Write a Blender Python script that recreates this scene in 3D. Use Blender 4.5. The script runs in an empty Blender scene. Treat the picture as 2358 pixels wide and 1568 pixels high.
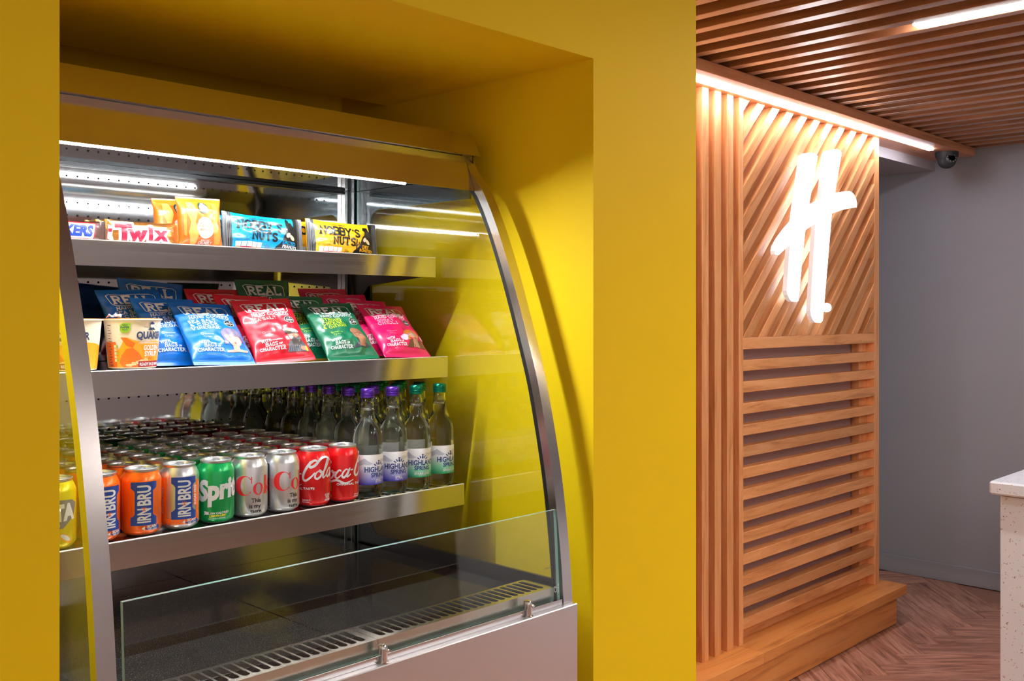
import bpy, bmesh, math, random
from mathutils import Vector, Matrix, noise
random.seed(7)
H = 1.5
sc = bpy.context.scene
COL = sc.collection
def lin(c):
    return tuple(((x/255)/12.92 if x/255 <= .04045 else ((x/255+.055)/1.055)**2.4) for x in c)
# ------------------------------------------------------------------ camera, world, exposure
F, CX, HY = 2289., 1179., 720.
ANG = math.atan2(2221, F)
cd = bpy.data.cameras.new('camera'); cam = bpy.data.objects.new('camera', cd); COL.objects.link(cam)
cam.location = (0, 0, H); cam.rotation_euler = (math.pi/2, 0, -(math.pi/2-math.atan2(math.sin(ANG), math.cos(ANG))) + 0)
cam.rotation_euler[2] = -math.atan2(math.cos(ANG), math.sin(ANG))
cd.sensor_width = 36; cd.lens = F/2358*36; cd.shift_y = -(784-HY)/2358; cd.clip_start = .02
sc.camera = cam
w = bpy.data.worlds.new('world'); sc.world = w; w.use_nodes = True
w.node_tree.nodes['Background'].inputs[0].default_value = (1, .84, .78, 1)
w.node_tree.nodes['Background'].inputs[1].default_value = .72
sc.view_settings.view_transform = 'Standard'; sc.view_settings.look = 'None'
sc.view_settings.exposure = 0; sc.view_settings.gamma = 1
sc.cycles.max_bounces = 16; sc.cycles.diffuse_bounces = 9; sc.cycles.glossy_bounces = 8; sc.cycles.transmission_bounces = 12
sc.cycles.transparent_max_bounces = 24; sc.cycles.sample_clamp_indirect = 20; sc.cycles.blur_glossy = 1.0
LED_FRIDGE, LED_BEAM, LAMP_CEIL, SIGN = 50, 54, 82, 4.2

# ------------------------------------------------------------------ materials
MATS = {}
def mat(name, c, rough=.5, metal=0, emit=None, es=0, coat=0, spec=None, trans=0, ior=None):
    if name in MATS: return MATS[name]
    m = bpy.data.materials.new(name); m.use_nodes = True; MATS[name] = m
    b = m.node_tree.nodes['Principled BSDF']; i = b.inputs
    i['Base Color'].default_value = (*lin(c), 1); i['Roughness'].default_value = rough; i['Metallic'].default_value = metal
    if emit: i['Emission Color'].default_value = (*lin(emit), 1); i['Emission Strength'].default_value = es
    if coat: i['Coat Weight'].default_value = coat; i['Coat Roughness'].default_value = .12
    if spec is not None: i['Specular IOR Level'].default_value = spec
    if trans: i['Transmission Weight'].default_value = trans
    if ior: i['IOR'].default_value = ior
    return m
def N(m, t, **k):
    n = m.node_tree.nodes.new(t)
    for a, v in k.items(): setattr(n, a, v)
    return n
def L(m, a, b): m.node_tree.links.new(a, b)
def ramp(m, fac, cols):
    r = N(m, 'ShaderNodeValToRGB'); e = r.color_ramp.elements
    while len(e) < len(cols): e.new(.5)
    for q, (p, c) in zip(e, cols): q.position = p; q.color = (*lin(c), 1)
    L(m, fac, r.inputs[0]); return r.outputs[0]
def coords(m, scale, rot=(0, 0, 0), obj=True, rnd=True):
    tc = N(m, 'ShaderNodeTexCoord'); mp = N(m, 'ShaderNodeMapping'); mp.inputs['Scale'].default_value = scale
    mp.inputs['Rotation'].default_value = rot
    v = tc.outputs['Object']
    if rot != (0, 0, 0):
        m0 = N(m, 'ShaderNodeMapping'); m0.inputs['Rotation'].default_value = rot; L(m, v, m0.inputs[0]); v = m0.outputs[0]
        mp.inputs['Rotation'].default_value = (0, 0, 0)
    if rnd:
        oi = N(m, 'ShaderNodeObjectInfo'); ad = N(m, 'ShaderNodeVectorMath', operation='ADD')
        mu = N(m, 'ShaderNodeMath', operation='MULTIPLY'); mu.inputs[1].default_value = 37
        L(m, oi.outputs['Random'], mu.inputs[0]); L(m, v, ad.inputs[0]); L(m, mu.outputs[0], ad.inputs[1]); v = ad.outputs[0]
    L(m, v, mp.inputs[0]); return mp.outputs[0]
def bump(m, h, s, d=.001):
    b = N(m, 'ShaderNodeBump'); b.inputs['Strength'].default_value = s; b.inputs['Distance'].default_value = d
    L(m, h, b.inputs['Height']); L(m, b.outputs[0], m.node_tree.nodes['Principled BSDF'].inputs['Normal'])
def wood(name, cols, scale, rot=(0, 0, 0), rough=.38, coat=.0, tint=.16):
    m = mat(name, (200, 120, 60), rough, coat=coat); b = m.node_tree.nodes['Principled BSDF']
    v = coords(m, scale, rot)
    n = N(m, 'ShaderNodeTexNoise'); n.inputs['Scale'].default_value = 1.0; n.inputs['Detail'].default_value = 7
    n.inputs['Distortion'].default_value = 1.1; n.inputs['Roughness'].default_value = .62
    L(m, v, n.inputs['Vector'])
    c = ramp(m, n.outputs['Fac'], cols)
    oi = N(m, 'ShaderNodeObjectInfo'); mr = N(m, 'ShaderNodeMapRange'); mr.inputs['To Min'].default_value = 1-tint; mr.inputs['To Max'].default_value = 1+tint
    L(m, oi.outputs['Random'], mr.inputs['Value'])
    h = N(m, 'ShaderNodeHueSaturation'); L(m, mr.outputs[0], h.inputs['Value']); L(m, c, h.inputs['Color'])
    L(m, h.outputs[0], b.inputs['Base Color']); bump(m, n.outputs['Fac'], .12)
    return m
OAK = [(.32, (192, 126, 74)), (.46, (220, 154, 96)), (.58, (228, 164, 108)), (.72, (238, 184, 130))]
wood_v = wood('oak vertical grain', OAK, (26, 26, 2.2))
wood_h = wood('oak horizontal grain', OAK, (2.2, 26, 26))
wood_d = wood('oak diagonal grain', OAK, (2.2, 26, 26), (0, math.pi/4, 0))
wood_p = wood('worn oak plinth', [(.28, (186, 112, 54)), (.48, (232, 156, 82)), (.62, (238, 166, 92)), (.75, (206, 140, 84))], (1.6, 20, 20))
wood_c = wood('dark ceiling oak', [(.3, (120, 74, 48)), (.48, (158, 106, 72)), (.7, (182, 130, 96))], (22, 1.8, 22), rough=.4, coat=1.0)
wood_c.node_tree.nodes['Principled BSDF'].inputs['Coat Roughness'].default_value = .3; wood_c.node_tree.nodes['Principled BSDF'].inputs['Coat IOR'].default_value = 2.1
wood_b = wood('beam oak', [(.3, (186, 118, 78)), (.5, (218, 148, 102)), (.7, (230, 162, 116))], (1.4, 22, 22))
wood_f = wood('floor plank wood', [(.27, (96, 62, 50)), (.43, (168, 118, 98)), (.57, (204, 154, 132)), (.75, (226, 180, 160))], (3.5, 34, 34), rough=.42, tint=.12)
yel = mat('yellow wall paint', (240, 184, 12), .62, spec=.15)
_n = N(yel, 'ShaderNodeTexNoise'); _n.inputs['Scale'].default_value = 90; _n.inputs['Detail'].default_value = 6
L(yel, coords(yel, (1, 1, 1), rnd=False), _n.inputs['Vector']); bump(yel, _n.outputs['Fac'], .10)
_n2 = N(yel, 'ShaderNodeTexNoise'); _n2.inputs['Scale'].default_value = 2.2; _n2.inputs['Detail'].default_value = 5
L(yel, ramp(yel, _n2.outputs['Fac'], [(.3, (228, 190, 12)), (.7, (238, 202, 16))]), yel.node_tree.nodes['Principled BSDF'].inputs['Base Color'])
grey = mat('grey wall paint', (138, 134, 138), .5)
_n = N(grey, 'ShaderNodeTexNoise'); _n.inputs['Scale'].default_value = 1.3; _n.inputs['Detail'].default_value = 8
L(grey, ramp(grey, _n.outputs['Fac'], [(.3, (146, 149, 158)), (.7, (160, 164, 173))]), grey.node_tree.nodes['Principled BSDF'].inputs['Base Color'])
def steel(name, c=(196, 194, 192), r=.2, axis='x', var=.05, bs=.05):
    m = mat(name, c, r, 1.0); b = m.node_tree.nodes['Principled BSDF']
    s = {'x': (3, 500, 500), 'z': (500, 500, 3), 'y': (500, 3, 500)}[axis]
    n = N(m, 'ShaderNodeTexNoise'); n.inputs['Scale'].default_value = 1; n.inputs['Detail'].default_value = 3
    L(m, coords(m, s, rnd=False), n.inputs['Vector'])
    mr = N(m, 'ShaderNodeMapRange'); mr.inputs['To Min'].default_value = max(.01, r-var); mr.inputs['To Max'].default_value = r+var
    L(m, n.outputs['Fac'], mr.inputs['Value']); L(m, mr.outputs[0], b.inputs['Roughness'])
    if bs: bump(m, n.outputs['Fac'], bs, .0004)
    return m
st_back = steel('polished steel liner', (188, 188, 188), .045, 'x', .02, .006)
st_shelf = steel('brushed shelf steel', (200, 198, 196), .14, 'x', .05, .03)
st_hood = steel('satin hood steel', (196, 192, 186), .2, 'x', .06, .04)
st_base = steel('brushed base steel', (214, 216, 220), .36, 'z', .05, .015)
st_frame = steel('satin frame steel', (200, 196, 196), .25, 'z', .05, .04)
st_dark = mat('dark slotted steel', (40, 40, 42), .3, .8)
st_deck = mat('dusty dark steel deck', (112, 110, 108), .09, 1.0)
_n = N(st_deck, 'ShaderNodeTexNoise'); _n.inputs['Scale'].default_value = 700; _n.inputs['Detail'].default_value = 2
L(st_deck, coords(st_deck, (1, 1, 1), rnd=False), _n.inputs['Vector'])
_mix = N(st_deck, 'ShaderNodeMixShader'); _df = N(st_deck, 'ShaderNodeBsdfDiffuse'); _df.inputs[0].default_value = (.62, .62, .62, 1)
_mr = N(st_deck, 'ShaderNodeMapRange'); _mr.inputs['From Min'].default_value = .63; _mr.inputs['From Max'].default_value = .72
_mr.inputs['To Min'].default_value = .02; _mr.inputs['To Max'].default_value = .6
L(st_deck, _n.outputs['Fac'], _mr.inputs['Value']); L(st_deck, _mr.outputs[0], _mix.inputs[0])
L(st_deck, st_deck.node_tree.nodes['Principled BSDF'].outputs[0], _mix.inputs[1]); L(st_deck, _df.outputs[0], _mix.inputs[2])
L(st_deck, _mix.outputs[0], st_deck.node_tree.nodes['Material Output'].inputs[0])
st_grille = steel('grille steel', (222, 221, 218), .24, 'x', .05, .03)
chrome = mat('chrome', (230, 228, 226), .06, 1)
black = mat('black rubber', (14, 14, 15), .5)
hole = mat('black hole', (5, 5, 5), .9)
white_trim = mat('white lip trim', (230, 230, 228), .3)
def thin_glass(name, tint=(255, 255, 255), ior=1.5):
    m = bpy.data.materials.new(name); m.use_nodes = True; nt = m.node_tree; nt.nodes.clear(); MATS[name] = m
    o = N(m, 'ShaderNodeOutputMaterial'); x = N(m, 'ShaderNodeMixShader'); t = N(m, 'ShaderNodeBsdfTransparent'); g = N(m, 'ShaderNodeBsdfGlossy')
    f = N(m, 'ShaderNodeFresnel'); f.inputs[0].default_value = ior; t.inputs[0].default_value = (*lin(tint), 1)
    g.inputs['Roughness'].default_value = .01
    ge = N(m, 'ShaderNodeNewGeometry'); mr = N(m, 'ShaderNodeMapRange'); mr.inputs['To Min'].default_value = ior; mr.inputs['To Max'].default_value = 1/ior
    L(m, ge.outputs['Backfacing'], mr.inputs['Value']); L(m, mr.outputs[0], f.inputs[0])
    L(m, f.outputs[0], x.inputs[0]); L(m, t.outputs[0], x.inputs[1]); L(m, g.outputs[0], x.inputs[2]); L(m, x.outputs[0], o.inputs[0])
    return m
glass = thin_glass('clear pane glass', (250, 253, 251))
glass_edge = mat('green glass edge', (150, 190, 182), .2, trans=.35, coat=.5)
bottle_glass = mat('bottle glass and water', (250, 255, 252), .0, trans=1, ior=1.38)
led_m = mat('cool led', (255, 255, 255), emit=(246, 252, 255), es=LED_FRIDGE)
led_s = mat('cool led extra emitter', (255, 255, 255), emit=(244, 252, 255), es=740)
led_b = mat('warm led strip', (255, 255, 255), emit=(240, 242, 255), es=LED_BEAM)
lamp_m = mat('linear lamp diffuser', (255, 255, 255), emit=(255, 247, 240), es=LAMP_CEIL)
sign_m = mat('backlit sign face', (255, 255, 255), emit=(240, 248, 255), es=SIGN)
sign_s = mat('translucent sign edge', (235, 235, 238), .4, emit=(236, 238, 246), es=.35)
sign_b = mat('sign halo back', (255, 255, 255), emit=(180, 216, 255), es=3.6)
counter_m = mat('speckled counter stone', (212, 220, 232), .25)
_v = N(counter_m, 'ShaderNodeTexVoronoi'); _v.inputs['Scale'].default_value = 150; _v.inputs['Randomness'].default_value = 1
_w = N(counter_m, 'ShaderNodeTexNoise'); _w.inputs['Scale'].default_value = 60
_cc = coords(counter_m, (1, 1, 1), rnd=False); _va = N(counter_m, 'ShaderNodeMixRGB'); _va.inputs[0].default_value = .03
L(counter_m, _cc, _w.inputs['Vector']); L(counter_m, _cc, _va.inputs[1]); L(counter_m, _w.outputs['Color'], _va.inputs[2])
L(counter_m, _va.outputs[0], _v.inputs['Vector'])
_sep = N(counter_m, 'ShaderNodeSeparateColor'); L(counter_m, _v.outputs['Color'], _sep.inputs[0])
_r1 = N(counter_m, 'ShaderNodeMath', operation='LESS_THAN'); _r1.inputs[1].default_value = .16; L(counter_m, _sep.outputs[0], _r1.inputs[0])
_r2 = N(counter_m, 'ShaderNodeMath', operation='LESS_THAN'); _r2.inputs[1].default_value = .34; L(counter_m, _v.outputs['Distance'], _r2.inputs[0])
_r3 = N(counter_m, 'ShaderNodeMath', operation='MULTIPLY'); L(counter_m, _r1.outputs[0], _r3.inputs[0]); L(counter_m, _r2.outputs[0], _r3.inputs[1])
_mx = N(counter_m, 'ShaderNodeMixRGB'); _mx.inputs[1].default_value = (*lin((212, 220, 232)), 1)
_cm = ramp(counter_m, _sep.outputs[1], [(0, (128, 116, 116)), (.5, (172, 162, 160)), (1, (192, 180, 176))])
L(counter_m, _r3.outputs[0], _mx.inputs[0]); L(counter_m, _cm, _mx.inputs[2]); L(counter_m, _mx.outputs[0], counter_m.node_tree.nodes['Principled BSDF'].inputs['Base Color'])

# ------------------------------------------------------------------ helpers
def tag(o, label=None, cat=None, group=None, kind=None):
    if label: o['label'] = label
    if cat: o['category'] = cat
    if group: o['group'] = group
    if kind: o['kind'] = kind
    return o
def empty(name, loc=(0, 0, 0), label=None, cat=None, group=None, parent=None):
    o = bpy.data.objects.new(name, None); COL.objects.link(o); o.location = loc; o.empty_display_size = .05
    if parent: o.parent = parent
    return tag(o, label, cat, group)
def obj(name, data, mats, parent=None, loc=None, smooth=False):
    if isinstance(data, bmesh.types.BMesh):
        me = bpy.data.meshes.new(name); data.to_mesh(me); data.free()
    else: me = data
    if mats is not None:
        for m in (mats if isinstance(mats, (list, tuple)) else [mats]): me.materials.append(m)
    if smooth:
        me.polygons.foreach_set('use_smooth', [True]*len(me.polygons))
        if smooth != 'all': me.set_sharp_from_angle(angle=math.radians(38))
    o = bpy.data.objects.new(name, me); COL.objects.link(o)
    if parent: o.parent = parent
    if loc is not None: o.location = loc
    return o
def box(bm, x0, x1, y0, y1, z0, z1, mi=0, bev=0):
    vs = [bm.verts.new(p) for p in ((x0, y0, z0), (x1, y0, z0), (x1, y1, z0), (x0, y1, z0), (x0, y0, z1), (x1, y0, z1), (x1, y1, z1), (x0, y1, z1))]
    fs = [bm.faces.new([vs[i] for i in q]) for q in ((3, 2, 1, 0), (4, 5, 6, 7), (0, 1, 5, 4), (1, 2, 6, 5), (2, 3, 7, 6), (3, 0, 4, 7))]
    for f in fs: f.material_index = mi
    if bev: bmesh.ops.bevel(bm, geom=list({e for f in fs for e in f.edges}), offset=bev, segments=1, affect='EDGES', material=-1)
    return vs
def BX(*a, **k):
    bm = bmesh.new(); box(bm, *a, **k); return bm
def prism(bm, pts, f0, f1, mi=0, smi=None, bev=0):
    """pts: 2D outline; f0,f1: functions 2D->3D for the two caps"""
    a = [bm.verts.new(f0(p)) for p in pts]; b = [bm.verts.new(f1(p)) for p in pts]
    n = len(pts); fa = bm.faces.new(a[::-1]); fb = bm.faces.new(b); fa.material_index = fb.material_index = mi
    for i in range(n):
        f = bm.faces.new((a[i], a[(i+1) % n], b[(i+1) % n], b[i])); f.material_index = mi if smi is None else smi
    bmesh.ops.recalc_face_normals(bm, faces=bm.faces)
    if bev:
        bmesh.ops.bevel(bm, geom=list(set(fa.edges) | set(fb.edges)), offset=bev, segments=2, affect='EDGES', material=-1)
def lathe(bm, prof, seg=32, c=(0, 0, 0), mi=0, cap0=False, cap1=False, flip=False):
    rings = []
    for r, z in prof:
        if r < 1e-6: rings.append([bm.verts.new((c[0], c[1], c[2]+z))])
        else: rings.append([bm.verts.new((c[0]+r*math.cos(t), c[1]+r*math.sin(t), c[2]+z)) for t in [2*math.pi*k/seg for k in range(seg)]])
    fs = []
    for a, b in zip(rings, rings[1:]):
        for k in range(seg):
            k2 = (k+1) % seg
            if len(a) == 1 and len(b) == 1: continue
            q = (a[0], b[k2], b[k]) if len(a) == 1 else (a[k], a[k2], b[0]) if len(b) == 1 else (a[k], a[k2], b[k2], b[k])
            f = bm.faces.new(q if not flip else q[::-1]); f.material_index = mi; fs.append(f)
    if cap0 and len(rings[0]) > 1: f = bm.faces.new(rings[0][::-1]); f.material_index = mi
    if cap1 and len(rings[-1]) > 1: f = bm.faces.new(rings[-1]); f.material_index = mi
    return fs
def catmull(pts, k=8, closed=False):
    P = [Vector(p) for p in pts]; n = len(P); out = []
    for i in range(n if closed else n-1):
        p0 = P[(i-1) % n] if closed or i > 0 else P[0]; p1 = P[i]; p2 = P[(i+1) % n]; p3 = P[(i+2) % n] if closed or i+2 < n else P[-1]
        for j in range(k):
            t = j/k
            out.append(.5*((2*p1)+(-p0+p2)*t+(2*p0-5*p1+4*p2-p3)*t*t+(-p0+3*p1-3*p2+p3)*t**3))
    if not closed: out.append(P[-1])
    return out
# --- flat print: 2D pieces, sliced and laid on a curved surface
_TXT = {}
def text2d(s, bold=0.):
    key = (s, bold)
    if key in _TXT: return _TXT[key]
    cu = bpy.data.curves.new('t', 'FONT'); cu.body = s; cu.size = 1; cu.offset = bold; cu.resolution_u = 3
    o = bpy.data.objects.new('t', cu); COL.objects.link(o)
    bpy.context.view_layer.update()
    me = o.to_mesh(); vs = [(v.co.x, v.co.y) for v in me.vertices]; fs = [tuple(p.vertices) for p in me.polygons]
    o.to_mesh_clear(); bpy.data.objects.remove(o); bpy.data.curves.remove(cu)
    xs = [v[0] for v in vs] or [0]; ys = [v[1] for v in vs] or [0]
    _TXT[key] = (vs, fs, min(xs), max(xs), min(ys), max(ys)); return _TXT[key]
SLAB = {'A': [[(0, 0), (2, 6), (4, 0)], [(.8, 2), (3.2, 2)]], 'B': [[(0, 0), (0, 6), (2.6, 6), (3.5, 5.3), (3.5, 3.8), (2.6, 3.1), (0, 3.1)], [(2.6, 3.1), (3.8, 2.3), (3.8, .8), (2.8, 0), (0, 0)]],
 'C': [[(3.8, 4.4), (3.4, 5.4), (2.4, 6), (1.3, 5.7), (.3, 4.4), (.1, 3), (.3, 1.6), (1.3, .3), (2.4, 0), (3.4, .6), (3.8, 1.6)]],
 'D': [[(.3, 0), (.3, 6), (2, 6), (3.4, 5), (3.9, 3), (3.4, 1), (2, 0), (.3, 0)]], 'E': [[(3.5, 4.8), (3.5, 6), (.4, 6), (.4, 0), (3.6, 0), (3.6, 1.2)], [(.4, 3.1), (2.6, 3.1)]],
 'F': [[(3.5, 4.8), (3.5, 6), (.4, 6), (.4, 0)], [(.4, 3.1), (2.6, 3.1)]], 'G': [[(3.8, 4.4), (3.4, 5.4), (2.4, 6), (1.3, 5.7), (.3, 4.4), (.1, 3), (.3, 1.6), (1.3, .3), (2.4, 0), (3.6, .6), (3.6, 2.6), (2.4, 2.6)]],
 'H': [[(.4, 0), (.4, 6)], [(3.6, 0), (3.6, 6)], [(.4, 3), (3.6, 3)]], 'I': [[(1, 0), (1, 6)]], 'K': [[(.4, 0), (.4, 6)], [(3.5, 6), (.5, 2.8)], [(1.5, 3.6), (3.8, 0)]],
 'L': [[(.4, 6), (.4, 0), (3.6, 0), (3.6, 1.4)]], 'N': [[(.4, 0), (.4, 6), (3.6, 0), (3.6, 6)]], 'O': [[(2, 0), (.8, .6), (.1, 2), (.1, 4), (.8, 5.4), (2, 6), (3.2, 5.4), (3.9, 4), (3.9, 2), (3.2, .6), (2, 0)]],
 'R': [[(.4, 0), (.4, 6), (2.6, 6), (3.6, 5.2), (3.6, 3.9), (2.6, 3.1), (.4, 3.1)], [(2, 3.1), (3.8, 0)]],
 'S': [[(3.6, 4.6), (3.2, 5.6), (2, 6), (.8, 5.6), (.4, 4.6), (.9, 3.6), (3.0, 2.6), (3.7, 1.5), (3.2, .4), (2, 0), (.8, .4), (.3, 1.4)]],
 'T': [[(0, 4.8), (0, 6), (4, 6), (4, 4.8)], [(2, 6), (2, 0)]], 'U': [[(.4, 6), (.4, 1.6), (1.1, .3), (2, 0), (2.9, .3), (3.6, 1.6), (3.6, 6)]], 'V': [[(0, 6), (2, 0), (4, 6)]],
 'W': [[(0, 6), (1.3, 0), (2.6, 5), (3.9, 0), (5.2, 6)]], 'Y': [[(0, 6), (2, 3), (4, 6)], [(2, 3), (2, 0)]],
 '&': [[(4, .2), (1, 4.4), (1.2, 5.6), (2, 6), (2.8, 5.5), (2.7, 4.4), (.6, 2.4), (.4, 1), (1.4, 0), (2.8, .4), (3.8, 2.4)]], "'": [[(1, 6), (.8, 4.6)]], '.': [[(.6, 0), (.6, .6)]], 'P': [[(.4, 0), (.4, 6), (2.8, 6), (3.6, 5.2), (3.6, 3.7), (2.8, 2.9), (.4, 2.9)]]}
class Print:
    def __init__(s): s.items = []; s.warp = None; s.mats = []
    def add(s, vs, fs, m):
        if s.warp: vs = [s.warp(x, y) for x, y in vs]
        if m not in s.mats: s.mats.append(m)
        s.items.append((vs, fs, m)); return s
    def poly(s, pts, m): s.add([tuple(p)[:2] for p in pts], [tuple(range(len(pts)))], m); return s
    def rect(s, x0, y0, x1, y1, m): return s.poly([(x0, y0), (x1, y0), (x1, y1), (x0, y1)], m)
    def ell(s, cx, cy, rx, ry, m, rot=0, n=24):
        c, q = math.cos(rot), math.sin(rot); return s.poly([(cx+rx*math.cos(t)*c-ry*math.sin(t)*q, cy+rx*math.cos(t)*q+ry*math.sin(t)*c) for t in [2*math.pi*k/n for k in range(n)]], m)
    def stroke(s, pts, wd, m, k=0, closed=False, w1=None):
        P = catmull([tuple(p) for p in pts], k, closed) if k else [Vector(p) for p in pts]
        if closed: P = P+[P[0]]
        n = len(P); vs = []; fs = []
        for i, p in enumerate(P):
            a = P[i-1] if i else (P[-2] if closed else P[0]); b = P[i+1] if i < n-1 else (P[1] if closed else P[-1])
            d1 = (p-a) if (p-a).length > 1e-9 else (b-p); d2 = (b-p) if (b-p).length > 1e-9 else d1
            d1 = d1.normalized(); d2 = d2.normalized(); t = (d1+d2)
            t = t.normalized() if t.length > .2 else d1
            nn = Vector((-t.y, t.x)); q = 1/max(.55, nn.dot(Vector((-d1.y, d1.x))))
            ww = (wd if w1 is None else wd+(w1-wd)*math.sin(math.pi*i/(n-1)))*.5*q
            vs += [tuple(p+nn*ww), tuple(p-nn*ww)]
            if i: j = 2*i; fs.append((j-2, j-1, j+1, j))
        s.add(vs, fs, m); return s
    def text(s, t, x, y, h, m, wd=None, bold=0., shear=0, rot=0, al='c', sx=1, oy=0):
        """h: cap height; wd: forced width; placed with its centre (al c) or left (al l) at x and baseline y"""
        vs, fs, x0, x1, y0, y1 = text2d(t, bold); k = h/.7
        kx = (wd/(x1-x0)) if wd else k*sx; W = (x1-x0)*kx; out = []
        for a, b in vs:
            u = (a-x0)*kx-(W/2 if al == 'c' else 0)+b*k*shear; v = b*k+oy
            out.append((x+u*math.cos(rot)-v*math.sin(rot), y+u*math.sin(rot)+v*math.cos(rot)))
        s.add(out, fs, m); return s
    def slab(s, t, x, y, h, m, wd=None, st=1.0, gap=1.3, shear=0, rot=0, al='c', arch=0, serif=True):
        adv = []; X = 0
        for ch in t:
            if ch == ' ': adv.append(X); X += 2.4; continue
            g = SLAB[ch]; adv.append(X); X += max(p[0] for q in g for p in q)+gap+(.4 if serif else 0)
        X -= gap; k = h/6; kx = wd/X if wd else k
        def T(u, v):
            uu = u*kx-(X*kx/2 if al == 'c' else 0)+v*k*shear; vv = v*k+(arch*(1-((u/X*2-1)**2)) if arch else 0)
            return (x+uu*math.cos(rot)-vv*math.sin(rot), y+uu*math.sin(rot)+vv*math.cos(rot))
        for ch, a in zip(t, adv):
            if ch == ' ': continue
            for q in SLAB[ch]:
                s.stroke([T(a+px, py) for px, py in q], st*k, m)
                if serif and ch not in "CGOS'.&":
                    for e, f in ((q[0], q[1]), (q[-1], q[-2])):
                        if e[1] in (0, 6) and abs(f[1]-e[1]) > 2: s.stroke([T(a+e[0]-.95, e[1]), T(a+e[0]+.95, e[1])], st*k*.75, m)
        return s
    def build(s, name, parent, fn, du=.004, dv=None, base=.0003, eps=.00004, label=None):
        bm = bmesh.new(); li = 0; pm_ = None
        for vs, fs, m in s.items:
            if m != pm_: li += 1; pm_ = m
            b = bmesh.new(); V = [b.verts.new((x, y, 0)) for x, y in vs]
            for f in fs:
                try: b.faces.new([V[i] for i in f])
                except ValueError: pass
            for ax, d in ((0, du), (1, dv)):
                if not d: continue
                lo, hi = min(v[ax] for v in vs), max(v[ax] for v in vs)
                c = math.floor(lo/d)+1
                while c*d < hi:
                    co = [0, 0, 0]; co[ax] = c*d; no = [0, 0, 0]; no[ax] = 1
                    bmesh.ops.bisect_plane(b, geom=b.verts[:]+b.edges[:]+b.faces[:], plane_co=co, plane_no=no, dist=1e-7); c += 1
            hgt = base+eps*li; mi = s.mats.index(m); mp = {}
            for v in b.verts: mp[v] = bm.verts.new(fn(v.co.x, v.co.y, hgt))
            for f in b.faces:
                f.normal_update(); q = [mp[v] for v in f.verts]
                if f.normal.z < 0: q = q[::-1]
                nf = bm.faces.new(q); nf.material_index = mi; nf.smooth = True
            b.free()
        bmesh.ops.triangulate(bm, faces=[f for f in bm.faces if len(f.verts) > 4])
        o = obj(name, bm, s.mats, parent)
        if label: o['label'] = label
        return o
def copy_tree(src, loc=None, rotz=None, parent=None):
    c = src.copy(); COL.objects.link(c)
    if parent: c.parent = parent
    if loc is not None: c.location = loc
    if rotz is not None: c.rotation_euler[2] = rotz
    for ch in list(src.children): copy_tree(ch, parent=c)
    return c
def ink(name, c, rough=.35, coat=.3): return mat('print '+name, c, rough, coat=coat)
WHITE, INKB, NAVY, RED = ink('white', (218, 218, 220)), ink('black', (20, 20, 22)), ink('navy', (24, 52, 122)), ink('red', (206, 18, 34))
SKIN, SKIN2 = ink('pale skin', (184, 134, 116), .5, 0), ink('tan skin', (150, 100, 72), .5, 0)
GREY, ORNG, YELL, GRN = ink('grey', (110, 110, 116)), ink('orange', (240, 110, 24)), ink('yellow', (232, 214, 40)), ink('leaf green', (140, 190, 40))

# ================================================================== SETTING
CEIL = 2.394; PY = 1.317; NX = 1.60
bm = bmesh.new()
box(bm, -1.6, .5159, PY, 2.3, 0, 2.62); box(bm, NX, 1.979, PY, 2.3, 0, 2.62); box(bm, .5159, NX, PY, 1.997, 2.028, 2.62)
box(bm, .50, 1.61, 1.90, 2.3, 2.6, 2.62)
tag(obj('wall_front', bm, yel), 'yellow painted wall with the recess that holds the chilled display case', kind='structure')
tag(obj('wall_back', BX(.50, 1.62, 2.19, 2.3, 0, 2.62), yel), 'yellow back of the recess behind the display case', kind='structure')
XR = 5.68
tag(obj('wall_right', BX(XR, XR+.1, -3.5, 4.2, 0, 2.7), grey), 'plain grey wall at the right end of the room', kind='structure')
tag(obj('wall_near', BX(1.6, XR+.1, -3.6, -3.5, 0, 2.7), mat('added wall grey', (176, 172, 176), .5)), 'unseen grey wall across the room, added for the reflections in the display case steel', kind='structure')  # wall out of view, added to tone steel reflections and bounce light
tag(obj('wall_far', BX(1.979, XR, 4.1, 4.2, 0, 2.7), grey), 'grey wall behind the slatted wooden screen', kind='structure')
bm = BX(XR-.014, XR, -3.5, 4.1, 0, .098, bev=.003)
tag(obj('baseboard_right', bm, grey), 'grey skirting board along the grey wall', kind='structure')
bulk = mat('pale grey bulkhead paint', (170, 164, 166), .5)
tag(obj('trim_1', BX(4.74, XR, 2.19, 3.2, 2.298, 2.5), bulk), 'pale grey boxed bulkhead between the wooden screen and the grey wall', kind='structure')
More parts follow.
